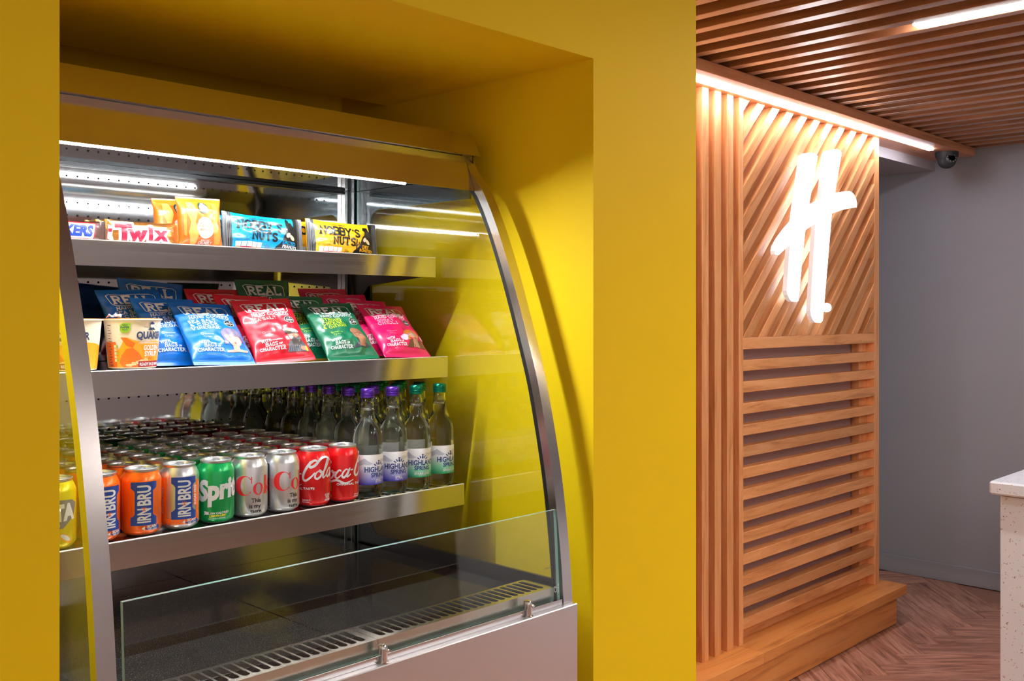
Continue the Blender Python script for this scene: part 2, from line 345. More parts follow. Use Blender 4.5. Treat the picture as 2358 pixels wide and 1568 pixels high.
# floor with herringbone planks
flo = tag(obj('floor', BX(-3, XR+.1, -3.5, 4.2, -.05, -.004), mat('floor base', (160, 118, 98), .5)), 'brown wood plank floor laid in herringbone', kind='structure')
PW, PLn = .128, .64
pm = []
for v in range(4):
    b = BX(.0008, PLn-.0008, .0008, PW-.0008, -.004, random.uniform(-.0003, .0004), bev=.0006); me = bpy.data.meshes.new('plank'); b.to_mesh(me); b.free(); me.materials.append(wood_f); pm.append(me)
RM = Matrix.Rotation(math.radians(45.87), 2)   # local x axis runs along the camera-right direction after -45.9deg
ax = Vector((.6963, -.7177)); ay = Vector((.7177, .6963)); ORG = Vector((3.315, 1.755)); cnt = 0
for i in range(-34, 34):
    for j in range(-9, 10):
        for kind in (0, 1):
            # classic herringbone lattice: step (W,W) along the diagonal, (L,-L) across
            u = i*PW+j*PLn; v = i*PW-j*PLn
            p = ORG+ax*u+ay*v
            a = math.atan2(ax.y, ax.x) if kind == 0 else math.atan2(ay.y, ay.x)
            if kind: p = ORG+ax*(u+PW)+ay*(v+PW)
            mid = p+(ax if kind == 0 else ay)*PLn/2
            if not (2.3 < mid.x < 5.66 and -.4 < mid.y < 3.0): continue
            o = bpy.data.objects.new('plank', random.choice(pm)); COL.objects.link(o); o.parent = flo
            o.location = (p.x, p.y, 0)
            o.rotation_euler[2] = a
            if kind: o.location = (p.x, p.y, 0)
            cnt += 1
# ceiling
cl = tag(obj('ceiling', BX(-1.6, XR, -3.5, PY, CEIL+.11, CEIL+.2), mat('dark ceiling void', (30, 22, 18), .8)), 'ceiling of parallel brown wooden slats with dark gaps', kind='structure')
bm = BX(1.979, XR, PY, 4.2, CEIL+.11, CEIL+.2)
obj('ceiling_board', bm, MATS['dark ceiling void'], cl)
sm1 = BX(-.021, .021, -3.4, 2.10, CEIL, CEIL+.105, bev=.0015); me1 = bpy.data.meshes.new('slat'); sm1.to_mesh(me1); sm1.free(); me1.materials.append(wood_c)
sm2 = BX(-.021, .021, -3.4, PY-.003, CEIL, CEIL+.105, bev=.0015); me2 = bpy.data.meshes.new('slat'); sm2.to_mesh(me2); sm2.free(); me2.materials.append(wood_c)
LX = 3.112; PT = .1235
for k in range(-36, 21):
    x = LX+PT*(k+.5)
    if x > XR-.03 or x < -1.0: continue
    o = bpy.data.objects.new('slat', me1 if x > 2.02 else me2); COL.objects.link(o); o.parent = cl; o.location.x = x
# beam over the screen
b = BX(1.979, 5.63, 1.954, 2.24, 2.352, CEIL, bev=.002)
beam = tag(obj('wooden_beam', b, wood_b), 'long oak beam above the slatted screen, light strip underneath', 'beam')
obj('light_strip', BX(1.985, 5.24, 2.028, 2.052, 2.346, 2.3525), led_b, beam)
# linear ceiling lamps: only the first is in view, two are added fill
def lamp(x, y0, y1, label):
    t = empty('linear_ceiling_lamp', (x, (y0+y1)/2, CEIL+.02), label, 'ceiling lamp', 'linear lamps in the slatted ceiling')
    hy = (y1-y0)/2
    obj('diffuser', BX(-.025, .025, -hy, hy, -.022, -.012, bev=.003), lamp_m, t)
    obj('housing', BX(-.028, .028, -hy, hy, -.0115, .03), mat('lamp housing', (220, 220, 220), .5), t)
lamp(LX, -1.35, 1.26, 'glowing linear lamp recessed between the ceiling slats')
lamp(LX-PT*17, -2.6, -.5, 'unseen linear fill lamp added behind the viewer, nearest the yellow wall')  # added out of view to light the floor before the recess
lamp(LX-PT*6, -2.4, -.1, 'unseen linear fill lamp added over the middle of the room, facing the screen')  # added out of view to light the floor and the screen
# ================================================================== SLATTED SCREEN
PYF = 2.092
scr = empty('slatted_screen', (4.0, PYF, 0), 'oak slatted screen, diagonal slats above and horizontal slats below', 'screen')
def part(name, bm, m, par, smooth=False):
    o = obj(name, bm, m, par, smooth=smooth); o.matrix_parent_inverse = Matrix.Translation(par.location).inverted() if par.parent is None else Matrix(); return o
TOPZ, PLZ = 2.352, .181
for k, x in enumerate((3.185, 3.272, 3.36)): part('fin', BX(x-.0, x+.044, PYF, PYF+.085, PLZ, TOPZ, bev=.0012), wood_v, scr)
for x in [3.098-.0873*q for q in range(13)]: part('fin', BX(x, x+.044, PYF, PYF+.085, PLZ, TOPZ, bev=.0012), wood_v, scr)
part('stile', BX(3.447, 3.4775, PYF, PYF+.085, PLZ, TOPZ, bev=.0012), wood_v, scr)
part('stile', BX(4.678, 4.728, PYF, PYF+.085, PLZ, TOPZ, bev=.0012), wood_v, scr)
part('inner_post', BX(4.60, 4.677, PYF+.042, PYF+.082, PLZ, 1.40, bev=.001), wood_v, scr)
X0, X1 = 3.4778, 4.6776
part('middle_rail', BX(X0, X1, PYF-.0005, PYF+.045, 1.354, 1.400, bev=.0012), wood_h, scr)
part('bottom_rail', BX(X0, X1, PYF+.045, PYF+.08, PLZ, PLZ+.05, bev=.001), wood_h, scr)
part('backing_board', BX(2.0, 4.728, PYF+.085, PYF+.10, PLZ, TOPZ), mat('dark brown backing', (190, 164, 158), .5), scr)
for k in range(13):
    zt = 1.5-.189-k*.08575; part('slat', BX(X0, X1, PYF, PYF+.042, zt-.0435, zt, bev=.0015), wood_h, scr)
def clip_poly(pts, a, b, c):   # keep a*x+b*y<=c
    out = []
    for i in range(len(pts)):
        p, q = pts[i], pts[(i+1) % len(pts)]; dp, dq = a*p[0]+b*p[1]-c, a*q[0]+b*q[1]-c
        if dp <= 0: out.append(p)
        if dp*dq < 0: t = dp/(dp-dq); out.append((p[0]+(q[0]-p[0])*t, p[1]+(q[1]-p[1])*t))
    return out
S2 = .1198
for k in range(-9, 11):
    c0 = (3.4748+k*S2)-1.400; c1 = c0+.0605    # x - z between c0 and c1
    R = [(X0, 1.4005), (X1, 1.4005), (X1, TOPZ-.001), (X0, TOPZ-.001)]
    R = clip_poly(R, 1, -1, c1); R = clip_poly(R, -1, 1, -c0) if R else R
    if len(R) < 3: continue
    cx = sum(p[0] for p in R)/len(R); cz = sum(p[1] for p in R)/len(R)
    bm = bmesh.new(); prism(bm, R, lambda p: (p[0]-cx, 0, p[1]-cz), lambda p: (p[0]-cx, .042, p[1]-cz), bev=.0015)
    o = part('diagonal_slat', bm, wood_d, scr); o.location = (cx, PYF, cz)
part('plinth_top', BX(3.452, 4.80, 1.985, PYF+.10, PLZ-.045, PLZ, bev=.002), wood_p, scr)
part('plinth_top', BX(2.0, 3.4505, 1.985, PYF+.10, PLZ-.045, PLZ, bev=.002), wood_p, scr)
part('plinth_front', BX(2.0, 4.728, 2.005, PYF+.10, .004, PLZ-.0455, bev=.002), wood_p, scr)
# sign
ratio = lambda x: ((math.cos(ANG)+(x-CX)/F*math.sin(ANG)), (math.sin(ANG)-(x-CX)/F*math.cos(ANG)))
SP = [(153, 905), (150, 878), (155, 845), (190, 780), (240, 710), (298, 645), (330, 400), (365, 150), (372, 128), (395, 112), (440, 108), (468, 116), (488, 135), (455, 320), (418, 525), (465, 500), (512, 480), (548, 130), (556, 105), (580, 90), (640, 78), (662, 90), (675, 110), (650, 260), (622, 425), (680, 415), (735, 408), (758, 420), (775, 440), (788, 470), (795, 505), (793, 535), (740, 543), (680, 555), (598, 585), (565, 980), (527, 1425), (510, 1443), (470, 1440), (450, 1420), (437, 1390), (430, 1350), (450, 1000), (470, 662), (430, 688), (390, 715), (362, 990), (337, 1268), (322, 1278), (285, 1276), (268, 1258), (252, 1225), (245, 1190), (257, 1010), (270, 828), (225, 868), (180, 912)]
SY = 2.045
def spx(p):
    a, b_ = ratio(1740+p[0]/3.408); Z = SY/b_; return (a*Z, H-(320+p[1]/3.408-HY)/F*Z)
sign = empty('illuminated_letter_sign', (4.0, SY, 1.8), 'glowing white brush-style letter H sign mounted on the diagonal slats', 'sign')
bm = bmesh.new(); pts = [spx(p) for p in SP]
prism(bm, pts, lambda p: (p[0], SY, p[1]), lambda p: (p[0], SY+.02, p[1]), 0, 1)
for f in bm.faces:
    if f.calc_center_median().y > SY+.0199: f.material_index = 2
bmesh.ops.triangulate(bm, faces=[f for f in bm.faces if len(f.verts) > 4])
part('letter', bm, [sign_m, sign_s, sign_b], sign)
bm = bmesh.new(); dc = spx((557, 1323)); prism(bm, [(dc[0]+.047*math.cos(t), dc[1]+.02*math.sin(t)) for t in [k*math.pi/10 for k in range(20)]], lambda p: (p[0], SY, p[1]), lambda p: (p[0], SY+.02, p[1]), 0, 1)
part('full_stop', bm, [sign_m, sign_s], sign)
for q in ((430, 200), (600, 200), (310, 1150), (480, 1300), (740, 470)):
    c = spx(q); bm = bmesh.new(); lathe(bm, [(.004, 0), (.004, .0265)], 8, cap0=True, cap1=True)
    for v in bm.verts: v.co = Vector((c[0]+v.co.x, SY+.0202+v.co.z, c[1]+v.co.y))
    part('standoff', bm, chrome, sign)
# cctv dome
cam_d = mat('dark camera plastic', (52, 52, 54), .55)
cc = empty('security_camera', (5.40, 2.02, 2.352), 'dark grey dome security camera under the end of the oak beam', 'camera')
bm = bmesh.new(); lathe(bm, [(0, 0), (.058, 0), (.058, -.022), (.050, -.034), (.046, -.045)], 40); obj('mount', bm, cam_d, cc, smooth=True)
bm = bmesh.new(); lathe(bm, [(.046*math.cos(a), -.045-.042*math.sin(a)) for a in [k*math.pi/20 for k in range(11)]], 40)
obj('dome', bm, cam_d, cc, smooth='all')
bm = bmesh.new(); lathe(bm, [(.0, .04), (.026, .04), (.03, .036), (.03, .0)], 32, cap0=False)
e = obj('lens_ring', bm, cam_d, cc, smooth=True); e.location = (-.018, -.014, -.052); e.rotation_euler = (math.radians(68), 0, math.radians(-42))
bm = bmesh.new(); lathe(bm, [(0, .0405), (.017, .0405), (.019, .040)], 24); o = obj('lens', bm, mat('lens glass', (8, 8, 10), .05), cc); o.location = e.location; o.rotation_euler = e.rotation_euler
bm = bmesh.new()
for k in range(9):
    t = k*2*math.pi/9; lathe(bm, [(0, .0412), (.0022, .0408)], 8, c=(.0225*math.cos(t), .0225*math.sin(t), 0))
o = obj('infrared_leds', bm, mat('led dots', (210, 210, 210), .2), cc); o.location = e.location; o.rotation_euler = e.rotation_euler
# counter
ct = empty('serving_counter', (3.9, .3, 0), 'white speckled stone counter at the right edge', 'counter')
part('worktop', BX(3.42, 5.0, -1.2, 1.145, .9065, .95, bev=.006), counter_m, ct)
part('body', BX(3.447, 4.9, -1.15, 1.118, 0.0, .9), counter_m, ct)
part('shadow_gap', BX(3.450, 4.88, -1.13, 1.113, .899, .907), mat('tan joint', (176, 140, 110), .6), ct)

# ================================================================== DISPLAY FRIDGE
FL, FR = .566, 1.53
fr = empty('display_fridge', (1.048, 1.65, 0), 'open-front stainless steel chilled display case with three shelves in yellow recess', 'display fridge')
curve = catmull([(1.607, 1.846), (1.584, 1.806), (1.548, 1.765), (1.505, 1.686), (1.458, 1.573), (1.410, 1.437), (1.380, 1.339), (1.349, 1.2), (1.332, 1.096), (1.320, .993), (1.314, .915)], 5)
def arch(x0, x1, name):
    bm = bmesh.new(); n = len(curve); rows = []
    for i, p in enumerate(curve):
        a = curve[max(0, i-1)]; b_ = curve[min(n-1, i+1)]; t = (b_-a).normalized(); nn = Vector((-t.y, t.x))
        if nn.x < 0: nn = -nn
        q = p+nn*.020
        rows.append([bm.verts.new(v) for v in ((x0, p.x, p.y), (x1, p.x, p.y), (x1, q.x, q.y), (x0, q.x, q.y))])
    for a, b_ in zip(rows, rows[1:]):
        for k in range(4): bm.faces.new((a[k], a[(k+1) % 4], b_[(k+1) % 4], b_[k]))
    bm.faces.new(rows[0][::-1]); bm.faces.new(rows[-1]); bmesh.ops.recalc_face_normals(bm, faces=bm.faces)
    long_e = [e for e in bm.edges if abs((e.verts[0].co-e.verts[1].co).x) < 1e-6 and e.calc_length() > .006 and not any(len(f.verts) == 4 and e in rows[0][0].link_edges for f in ())]
    return part(name, bm, st_frame, fr, smooth=True)
arch(FL, FL+.027, 'side_frame'); arch(FR-.027, FR, 'side_frame')
def gasket(x0, x1):
    bm = bmesh.new(); rows = []
    for i, p in enumerate(curve[4:]):
        a = curve[max(0, i+3)]; b_ = curve[min(len(curve)-1, i+5)]; t = (b_-a).normalized(); nn = Vector((-t.y, t.x)); nn = nn if nn.x > 0 else -nn
        p1 = p+nn*.0205; q = p+nn*.030
        rows.append([bm.verts.new(v) for v in ((x0, p1.x, p1.y), (x1, p1.x, p1.y), (x1, q.x, q.y), (x0, q.x, q.y))])
    for a, b_ in zip(rows, rows[1:]):
        for k in range(4): bm.faces.new((a[k], a[(k+1) % 4], b_[(k+1) % 4], b_[k]))
    bmesh.ops.recalc_face_normals(bm, faces=bm.faces); part('gasket', bm, black, fr)
gasket(FL+.012, FL+.022); gasket(FR-.027, FR-.014)
# side glass: pane fills from behind the frame to the back
def side_glass(x):
    pts = [(p.x+.022, p.y) for p in curve[3:]]; pts = [(p[0], min(p[1], 1.80)) for p in pts]
    pts += [(2.00, .925), (2.00, 1.80)]
    bm = bmesh.new(); prism(bm, pts, lambda p: (x, p[0], p[1]), lambda p: (x+.005, p[0], p[1]), 0, 1)
    part('side_glass', bm, [glass, glass_edge], fr)
side_glass(FL+.014); side_glass(1.507)
def side_liner(x0, x1):
    bm = bmesh.new()
    def rc(cy, cz, r, a0, a1): return [(cy+r*math.cos(math.radians(a)), cz+r*math.sin(math.radians(a))) for a in range(a0, a1+1, 15)]
    box(bm, x0, x1, 1.345, 1.955, .85, .957); box(bm, x0, x1, 1.60, 1.955, 1.752, 1.81); box(bm, x0, x1, 1.955, 2.04, .85, 1.81)
    r = .035
    for cy, cz, a0, cor in ((1.955-r, .957+r, -90, (1.955, .957)), (1.955-r, 1.752-r, 0, (1.955, 1.752))):
        pts = rc(cy, cz, r, a0, a0+90)+[cor]; prism(bm, pts, lambda p: (x0, p[0], p[1]), lambda p: (x1, p[0], p[1]))
    part('side_liner', bm, mat('dark side liner', (70, 74, 82), .22, .85), fr)
side_liner(1.513, 1.520); side_liner(.572, .579)
part('back_panel', BX(.58, 1.507, 2.02, 2.03, .92, 1.805), st_back, fr)
bm = bmesh.new()
for z in (1.774, 1.721, 1.695, 1.628, 1.562, 1.515, 1.455, 1.395, 1.3235, 1.2607, 1.20, 1.14, 1.09, 1.04):
    for k in range(40):
        x = .592+k*.0213
        if x > 1.45: break
        vs = [bm.verts.new((x+.0022*math.cos(a), 2.0192, z+.0022*math.sin(a))) for a in [q*math.pi/5 for q in range(10)]]; bm.faces.new(vs[::-1])
tag(part('perforations', bm, hole, fr), 'rows of small black holes in the back panel', kind='stuff')
part('inner_roof', BX(.58, 1.507, 1.60, 2.02, 1.801, 1.808), st_back, fr)
part('roof_seam', BX(.58, 1.47, 2.005, 2.019, 1.793, 1.8), st_dark, fr)
part('lower_back_panel', BX(.58, 1.507, 2.006, 2.0185, .925, .995), st_shelf, fr)
bm = BX(1.474, 1.482, 2.005, 2.019, .93, 1.80); box(bm, 1.494, 1.502, 2.005, 2.019, .93, 1.80)
part('shelf_upright', bm, st_frame, fr)
bm = BX(1.4825, 1.4935, 2.009, 2.018, .93, 1.80)
part('upright_slot', bm, black, fr)
# hood
bm = bmesh.new(); hp = [(1.587, 1.8465), (1.618, 1.8985), (2.04, 1.8985), (2.04, 1.8885), (1.622, 1.8885), (1.5985, 1.8495), (1.625, 1.8495), (1.625, 1.8465)]
prism(bm, hp, lambda p: (FL-.004, p[0], p[1]), lambda p: (FR+.006, p[0], p[1])); part('hood', bm, st_hood, fr)
bm = bmesh.new(); prism(bm, [(1.604, 1.8455), (1.607, 1.8455), (1.5755, 1.766), (1.5725, 1.766)], lambda p: (FL+.028, p[0], p[1]), lambda p: (FR-.028, p[0], p[1]))
part('fascia', bm, st_hood, fr)
bm = BX(FL+.03, FR-.03, 1.608, 1.625, 1.81, 1.8465); part('hood_gap', bm, black, fr)
bm = bmesh.new(); lathe(bm, [(.0055, 0), (.0055, .735)], 12, cap0=True, cap1=True)
for v in bm.verts: v.co = Vector((.580+v.co.z, 1.584+v.co.x, 1.7705+v.co.y))
bm2 = [bm.verts.new(v) for v in ((.582, 1.5762, 1.7680), (1.314, 1.5762, 1.7680), (1.314, 1.5814, 1.7634), (.582, 1.5814, 1.7634))]
f = bm.faces.new(bm2); f.material_index = 1; f.normal_update()  # emitter face added under the tube to throw light forward and down
if f.normal.z > 0: f.normal_flip()
part('light_tube', bm, [led_m, led_s], fr)
bm = BX(.58, 1.34, 1.589, 1.60, 1.772, 1.79); part('light_housing', bm, mat('lamp housing white', (200, 200, 200), .4), fr)
bm = bmesh.new(); lathe(bm, [(.0014, 0), (.0014, .02)], 6)
for v in bm.verts: v.co = Vector((FR-.006+v.co.x, 1.600+v.co.y, 1.828+v.co.z))
part('hanging_wire', bm, black, fr)
# shelves
def shelf(yf, zt, zb, name='shelf'):
    s = empty(name, (1.05, yf, zt-.002), parent=fr); s.location = (1.05-fr.location.x, yf-fr.location.y, zt-.002)
    ox, oy, oz = 1.05, yf, zt-.002
    def sp(n, bm, m):
        o = obj(n, bm, m, s); o.data.transform(Matrix.Translation((-ox, -oy, -oz))); return o
    sp('shelf_plate', BX(.600, 1.498, yf+.004, 1.998, zt-.012, zt-.002), st_shelf)
    sp('front_strip', BX(.600, 1.498, yf, yf+.003, zb, zt-.0018), st_shelf)
    sp('top_lip', BX(.600, 1.498, yf-.0004, yf+.006, zt-.0018, zt, bev=.0006), mat('bright folded lip', (236, 234, 232), .3, .6))
    bm = BX(.600, 1.498, yf+.0005, yf+.012, zb-.0015, zb); sp('bottom_lip', bm, st_shelf)
    for x in (.598, 1.4955):
        bm = bmesh.new(); P = [(yf+.02, zt-.013), (2.0, zt-.013), (2.0, zt-.10), (1.975, zt-.095), (1.955, zt-.075), (1.94, zt-.06), (yf+.02, zt-.042)]
        prism(bm, P, lambda p: (x, p[0], p[1]), lambda p: (x+.002, p[0], p[1])); sp('bracket', bm, mat('dark bracket steel', (92, 84, 80), .35, .8))
    return s
shelf(1.695, 1.6255, 1.582); shelf(1.654, 1.4027, 1.358); shelf(1.600, 1.124, 1.079)
# well: deck plates, grille, ledge, base
part('deck_plate', BX(.60, 1.036, 1.416, 2.006, .915, .930, bev=.001), st_deck, fr)
part('deck_plate', BX(1.038, 1.500, 1.416, 2.006, .915, .930, bev=.001), st_deck, fr)
def grille(x0, x1, n):
    bm = bmesh.new(); y0, y1, z = 1.3335, 1.416, .948; M = .012; p = (x1-x0-2*M)/n; K = 20
    def quad(a, b_, c, d):
        bm.faces.new([bm.verts.new(v) for v in (a, b_, c, d)])
    box(bm, x0, x0+M, y0, y1, z-.0015, z); box(bm, x1-M, x1, y0, y1, z-.0015, z)
    for k in range(n):
        cx = x0+M+(k+.5)*p; sl = []; ou = []; hw = .0070; cy0, cy1 = 1.3505, 1.4015
        for i in range(K):
            a = 2*math.pi*(i+.5)/K; s_, c_ = math.sin(a), math.cos(a)
            sl.append((cx+hw*c_, (cy1 if s_ > 0 else cy0)+hw*s_))
        for (sx, sy), i in zip(sl, range(K)):
            a = 2*math.pi*(i+.5)/K; c_, s_ = math.cos(a), math.sin(a)
            if abs(c_) > .72: ou.append((cx+math.copysign(p/2, c_), (cy1 if s_ > 0 else cy0)+hw*s_))
            else: ou.append((cx+max(-1, min(1, c_/.72))*p/2, y1 if s_ > 0 else y0))
        S = [bm.verts.new((a, b_, z)) for a, b_ in sl]; O = [bm.verts.new((a, b_, z)) for a, b_ in ou]; D = [bm.verts.new((a, b_, z-.0025)) for a, b_ in sl]
        for i in range(K):
            j = (i+1) % K; bm.faces.new((S[i], O[i], O[j], S[j])); bm.faces.new((D[i], S[i], S[j], D[j]))
        for i in range(K):
            j = (i+1) % K
            if abs(ou[i][0]-ou[j][0]) > 1e-5 and abs(ou[i][1]-ou[j][1]) > 1e-5:
                bm.faces.new((O[i], bm.verts.new((ou[i][0] if abs(ou[i][0]-cx) > abs(ou[j][0]-cx) else ou[j][0], ou[i][1] if abs(ou[i][1]-1.3765) > abs(ou[j][1]-1.3765) else ou[j][1], z)), O[j]))
    bmesh.ops.recalc_face_normals(bm, faces=bm.faces)
    box(bm, x0, x1, y0-.0012, y0, .921, z+.0004); box(bm, x0, x1, y1-.001, y1, .931, z)
    part('air_grille', bm, st_grille, fr)
grille(.602, 1.0475, 23); grille(1.0485, 1.494, 23)
part('grille_trough', BX(.602, 1.494, 1.336, 1.414, .9151, .9165), mat('trough shade black', (26, 26, 26), .6, .2), fr)  # near-black colour stands in for the shade below the slots
bm = bmesh.new(); box(bm, FL, FR, 1.300, 2.05, .06, .9148, bev=.0015); part('base_cabinet', bm, st_base, fr)
part('kick_plinth', BX(FL+.02, FR-.02, 1.34, 2.04, .0, .06), black, fr)
part('glass_rail', BX(.60, 1.50, 1.3155, 1.3185, .9152, .926), st_frame, fr)
bm = bmesh.new(); prism(bm, [(1.320, .9155), (1.3275, .9155), (1.3385, 1.1033), (1.331, 1.1033)], lambda p: (.606, p[0], p[1]), lambda p: (1.499, p[0], p[1]), 1, 1)
for f in bm.faces:
    if abs(f.normal.y) > .9: f.material_index = 0
front = part('front_glass', bm, [glass, glass_edge], fr)
for x in (1.0428, 1.397, .69):
    cp = empty('glass_clamp', (x, 1.310, .9152), parent=fr); cp.location = (x-fr.location.x, 1.310-fr.location.y, .9152)
    bm = bmesh.new(); lathe(bm, [(0, 0), (.0085, 0), (.0085, .0015), (.0062, .002), (.0062, .024), (.0058, .028), (.004, .0305), (0, .0315)], 20); obj('clamp_post', bm, chrome, cp, smooth=True)
    bm = bmesh.new(); lathe(bm, [(0, 0), (.003, 0), (.003, .006), (.0025, .007), (0, .007)], 12)
    for v in bm.verts: v.co = Vector((v.co.x+.0035, -v.co.z-.003, v.co.y+.021))
    obj('screw', bm, chrome, cp, smooth=True)
    obj('clamp_jaw', BX(-.0065, .0065, .004, .009, .012, .03, bev=.001), chrome, cp)
P = Print(); P.text('TEMPERED', 0, 0, .0035, GREY); P.build('glass_mark', fr, lambda u, v, h: (1.478-u-1.048, 1.3315-1.65, .988+v), base=0)
P = Print(); P.text('CE', 0, 0, .008, WHITE, rot=math.pi/2); P.text('EN 12150', .006, 0, .003, WHITE, rot=math.pi/2, oy=0); P.build('certification_mark', fr, lambda u, v, h: (1.490+u-1.048, 1.3205-1.65, .948+v), base=0)
# ================================================================== PRODUCTS
def cyl_fn(prof, a0):
    """print on a lathe: u along the circumference at the widest radius, v = height"""
    R = max(p[0] for p in prof)
    def rad(v):
        for (r0, z0), (r1, z1) in zip(prof, prof[1:]):
            if z0 <= v <= z1 and z1 > z0: return r0+(r1-r0)*(v-z0)/(z1-z0)
        return prof[-1][0]
    return lambda u, v, h: ((rad(v)+h)*math.cos(a0+u/R), (rad(v)+h)*math.sin(a0+u/R), v)
MM = lambda x, y: (x*.001, y*.001)
silver = mat('can aluminium', (216, 217, 220), .3, .85)
BODY = [(.0255, .0015), (.030, .005), (.033, .0105), (.033, .091), (.0322, .0945), (.0295, .1015), (.0268, .1065)]
def paint(name, c, metal=.35, rough=.28): return mat('can '+name, c, rough, metal, coat=.4)
CANS = {}
def make_can(key, mt, draw, name='drink_can'):
    t = empty(name)
    bm = bmesh.new(); lathe(bm, BODY, 40); o = obj('can_body', bm, mt, t, smooth='all')
    bm = bmesh.new()
    lathe(bm, [(.0266, .1063), (.0270, .1085), (.0276, .1095), (.0276, .1110), (.0266, .1116), (.0257, .1106), (.0250, .1068), (.0238, .1062), (.0230, .1082), (0, .1082)], 40)
    obj('lid', bm, silver, t, smooth=True)
    bm = bmesh.new(); lathe(bm, [(0, .0035), (.019, .003), (.0235, .0), (.0256, .0016)], 40); obj('can_base', bm, silver, t, smooth=True)
    bm = bmesh.new(); out = []
    K = 18
    def ov(rx, ry, ox): return [(ox+rx*math.cos(2*math.pi*k/K), ry*math.sin(2*math.pi*k/K)) for k in range(K)]
    A, B = ov(.0125, .0078, 0), ov(.0045, .0048, .0055)
    for z in (.1094, .1106):
        a = [bm.verts.new((x, y, z)) for x, y in A]; b = [bm.verts.new((x, y, z)) for x, y in B]
        for k in range(K): bm.faces.new((a[k], a[(k+1) % K], b[(k+1) % K], b[k]) if z > .11 else (a[k], b[k], b[(k+1) % K], a[(k+1) % K]))
        out.append((a, b))
    for q in (0, 1):
        for k in range(K):
            a, b = out[0][q], out[1][q]; f = (a[k], a[(k+1) % K], b[(k+1) % K], b[k]); bm.faces.new(f if q == 0 else f[::-1])
    lathe(bm, [(.0032, .1082), (.0032, .1114), (0, .1116)], 10)
    obj('pull_tab', bm, silver, t)
    if draw:
        P = Print(); P.warp = MM; draw(P); P.build('printed_design', t, cyl_fn(BODY, 0), du=.003, dv=.006, base=.0002)
    return t
OR_, SIL, BLUE_, GRN_, RED_ = ink('can orange', (240, 108, 24)), ink('can silver', (190, 192, 196)), ink('can blue', (18, 62, 150)), ink('can dark green', (10, 110, 66)), ink('can red', (222, 24, 28))
def irn_logo(P, cx, bg=True):
    p = [(-22, 20), (22, 20), (22, 33), (17, 36), (15, 39), (15, 76), (17, 79), (22, 83), (22, 93), (-22, 93), (-22, 83), (-17, 79), (-15, 76), (-15, 39), (-17, 36), (-22, 33)]
    P.poly([(cx+x, y-2) for x, y in p], BLUE_)
    P.text('IRN', cx+10.5, 34.5, 21, WHITE, wd=24, bold=.03, rot=math.pi/2); P.text('BRU', cx+10.5, 68.5, 21, WHITE, wd=34, bold=.03, rot=math.pi/2)
    P.ell(cx, 47, 1.3, 1.3, ORNG); P.stroke([(cx-4, 48), (cx, 45.5), (cx+4, 48)], 1, ORNG); P.stroke([(cx-3, 41.5), (cx, 45), (cx+2.4, 41.5)], 1.2, ORNG)
    P.text('BRUS', cx-8, 44.5, 1.7, WHITE); P.text('BREWED', cx+8, 44.5, 1.5, WHITE)
    P.poly([(cx+1, 12), (cx+26, 17), (cx+30, 12), (cx+28, 9), (cx+8, 9)], BLUE_)
    P.text('SCAN', cx+13, 13.2, 4.6, WHITE, bold=.04, shear=.12); P.text('YER CAN', cx+14, 9.2, 3, WHITE, bold=.03, shear=.12)
    P.poly([(cx-4, 13), (cx+1, 16.5), (cx+1, 9.8)], WHITE)
def d_irn(P): irn_logo(P, 0); P.text('SUGARY DRINK', -50, 50, 5, BLUE_, rot=math.pi/2, bold=.02)
def d_irnsf(P):
    P.rect(-62, 9, -31, 90, OR_); P.text('SUGAR FREE', -39, 50, 6.5, WHITE, wd=46, rot=math.pi/2, bold=.03); P.rect(-58, 10, -54, 90, BLUE_); P.rect(-31, 9, 34, 19.5, OR_); P.rect(24, 18, 34, 84, OR_)
    irn_logo(P, 0); P.rect(17, 40, 25, 76, OR_); P.text('SUGAR FREE', 23.5, 58, 5.4, WHITE, wd=34, rot=math.pi/2, bold=.03)
def d_sprite(P):
    P.rect(48, 6, 80, 90, GRN_)
    P.text('Sprite', 12, 46, 34, WHITE, wd=98, bold=.05, shear=.14, rot=.1)
    P.text('LOW CALORIES', 2, 17.5, 3.6, WHITE, bold=.03, shear=.15, rot=.05); P.text('LEMON-LIME', 0, 12.6, 3.6, YELL, bold=.03, shear=.15, rot=.05); P.text('NATURAL FLAVOURS', -1, 8.6, 2.2, WHITE, bold=.02, rot=.05)
    P.poly([(-25, 15), (-22, 17), (-18, 16), (-15, 18), (-16, 20), (-15, 22.5), (-18, 21.5), (-22, 22.5), (-25, 22), (-23, 19)], WHITE)
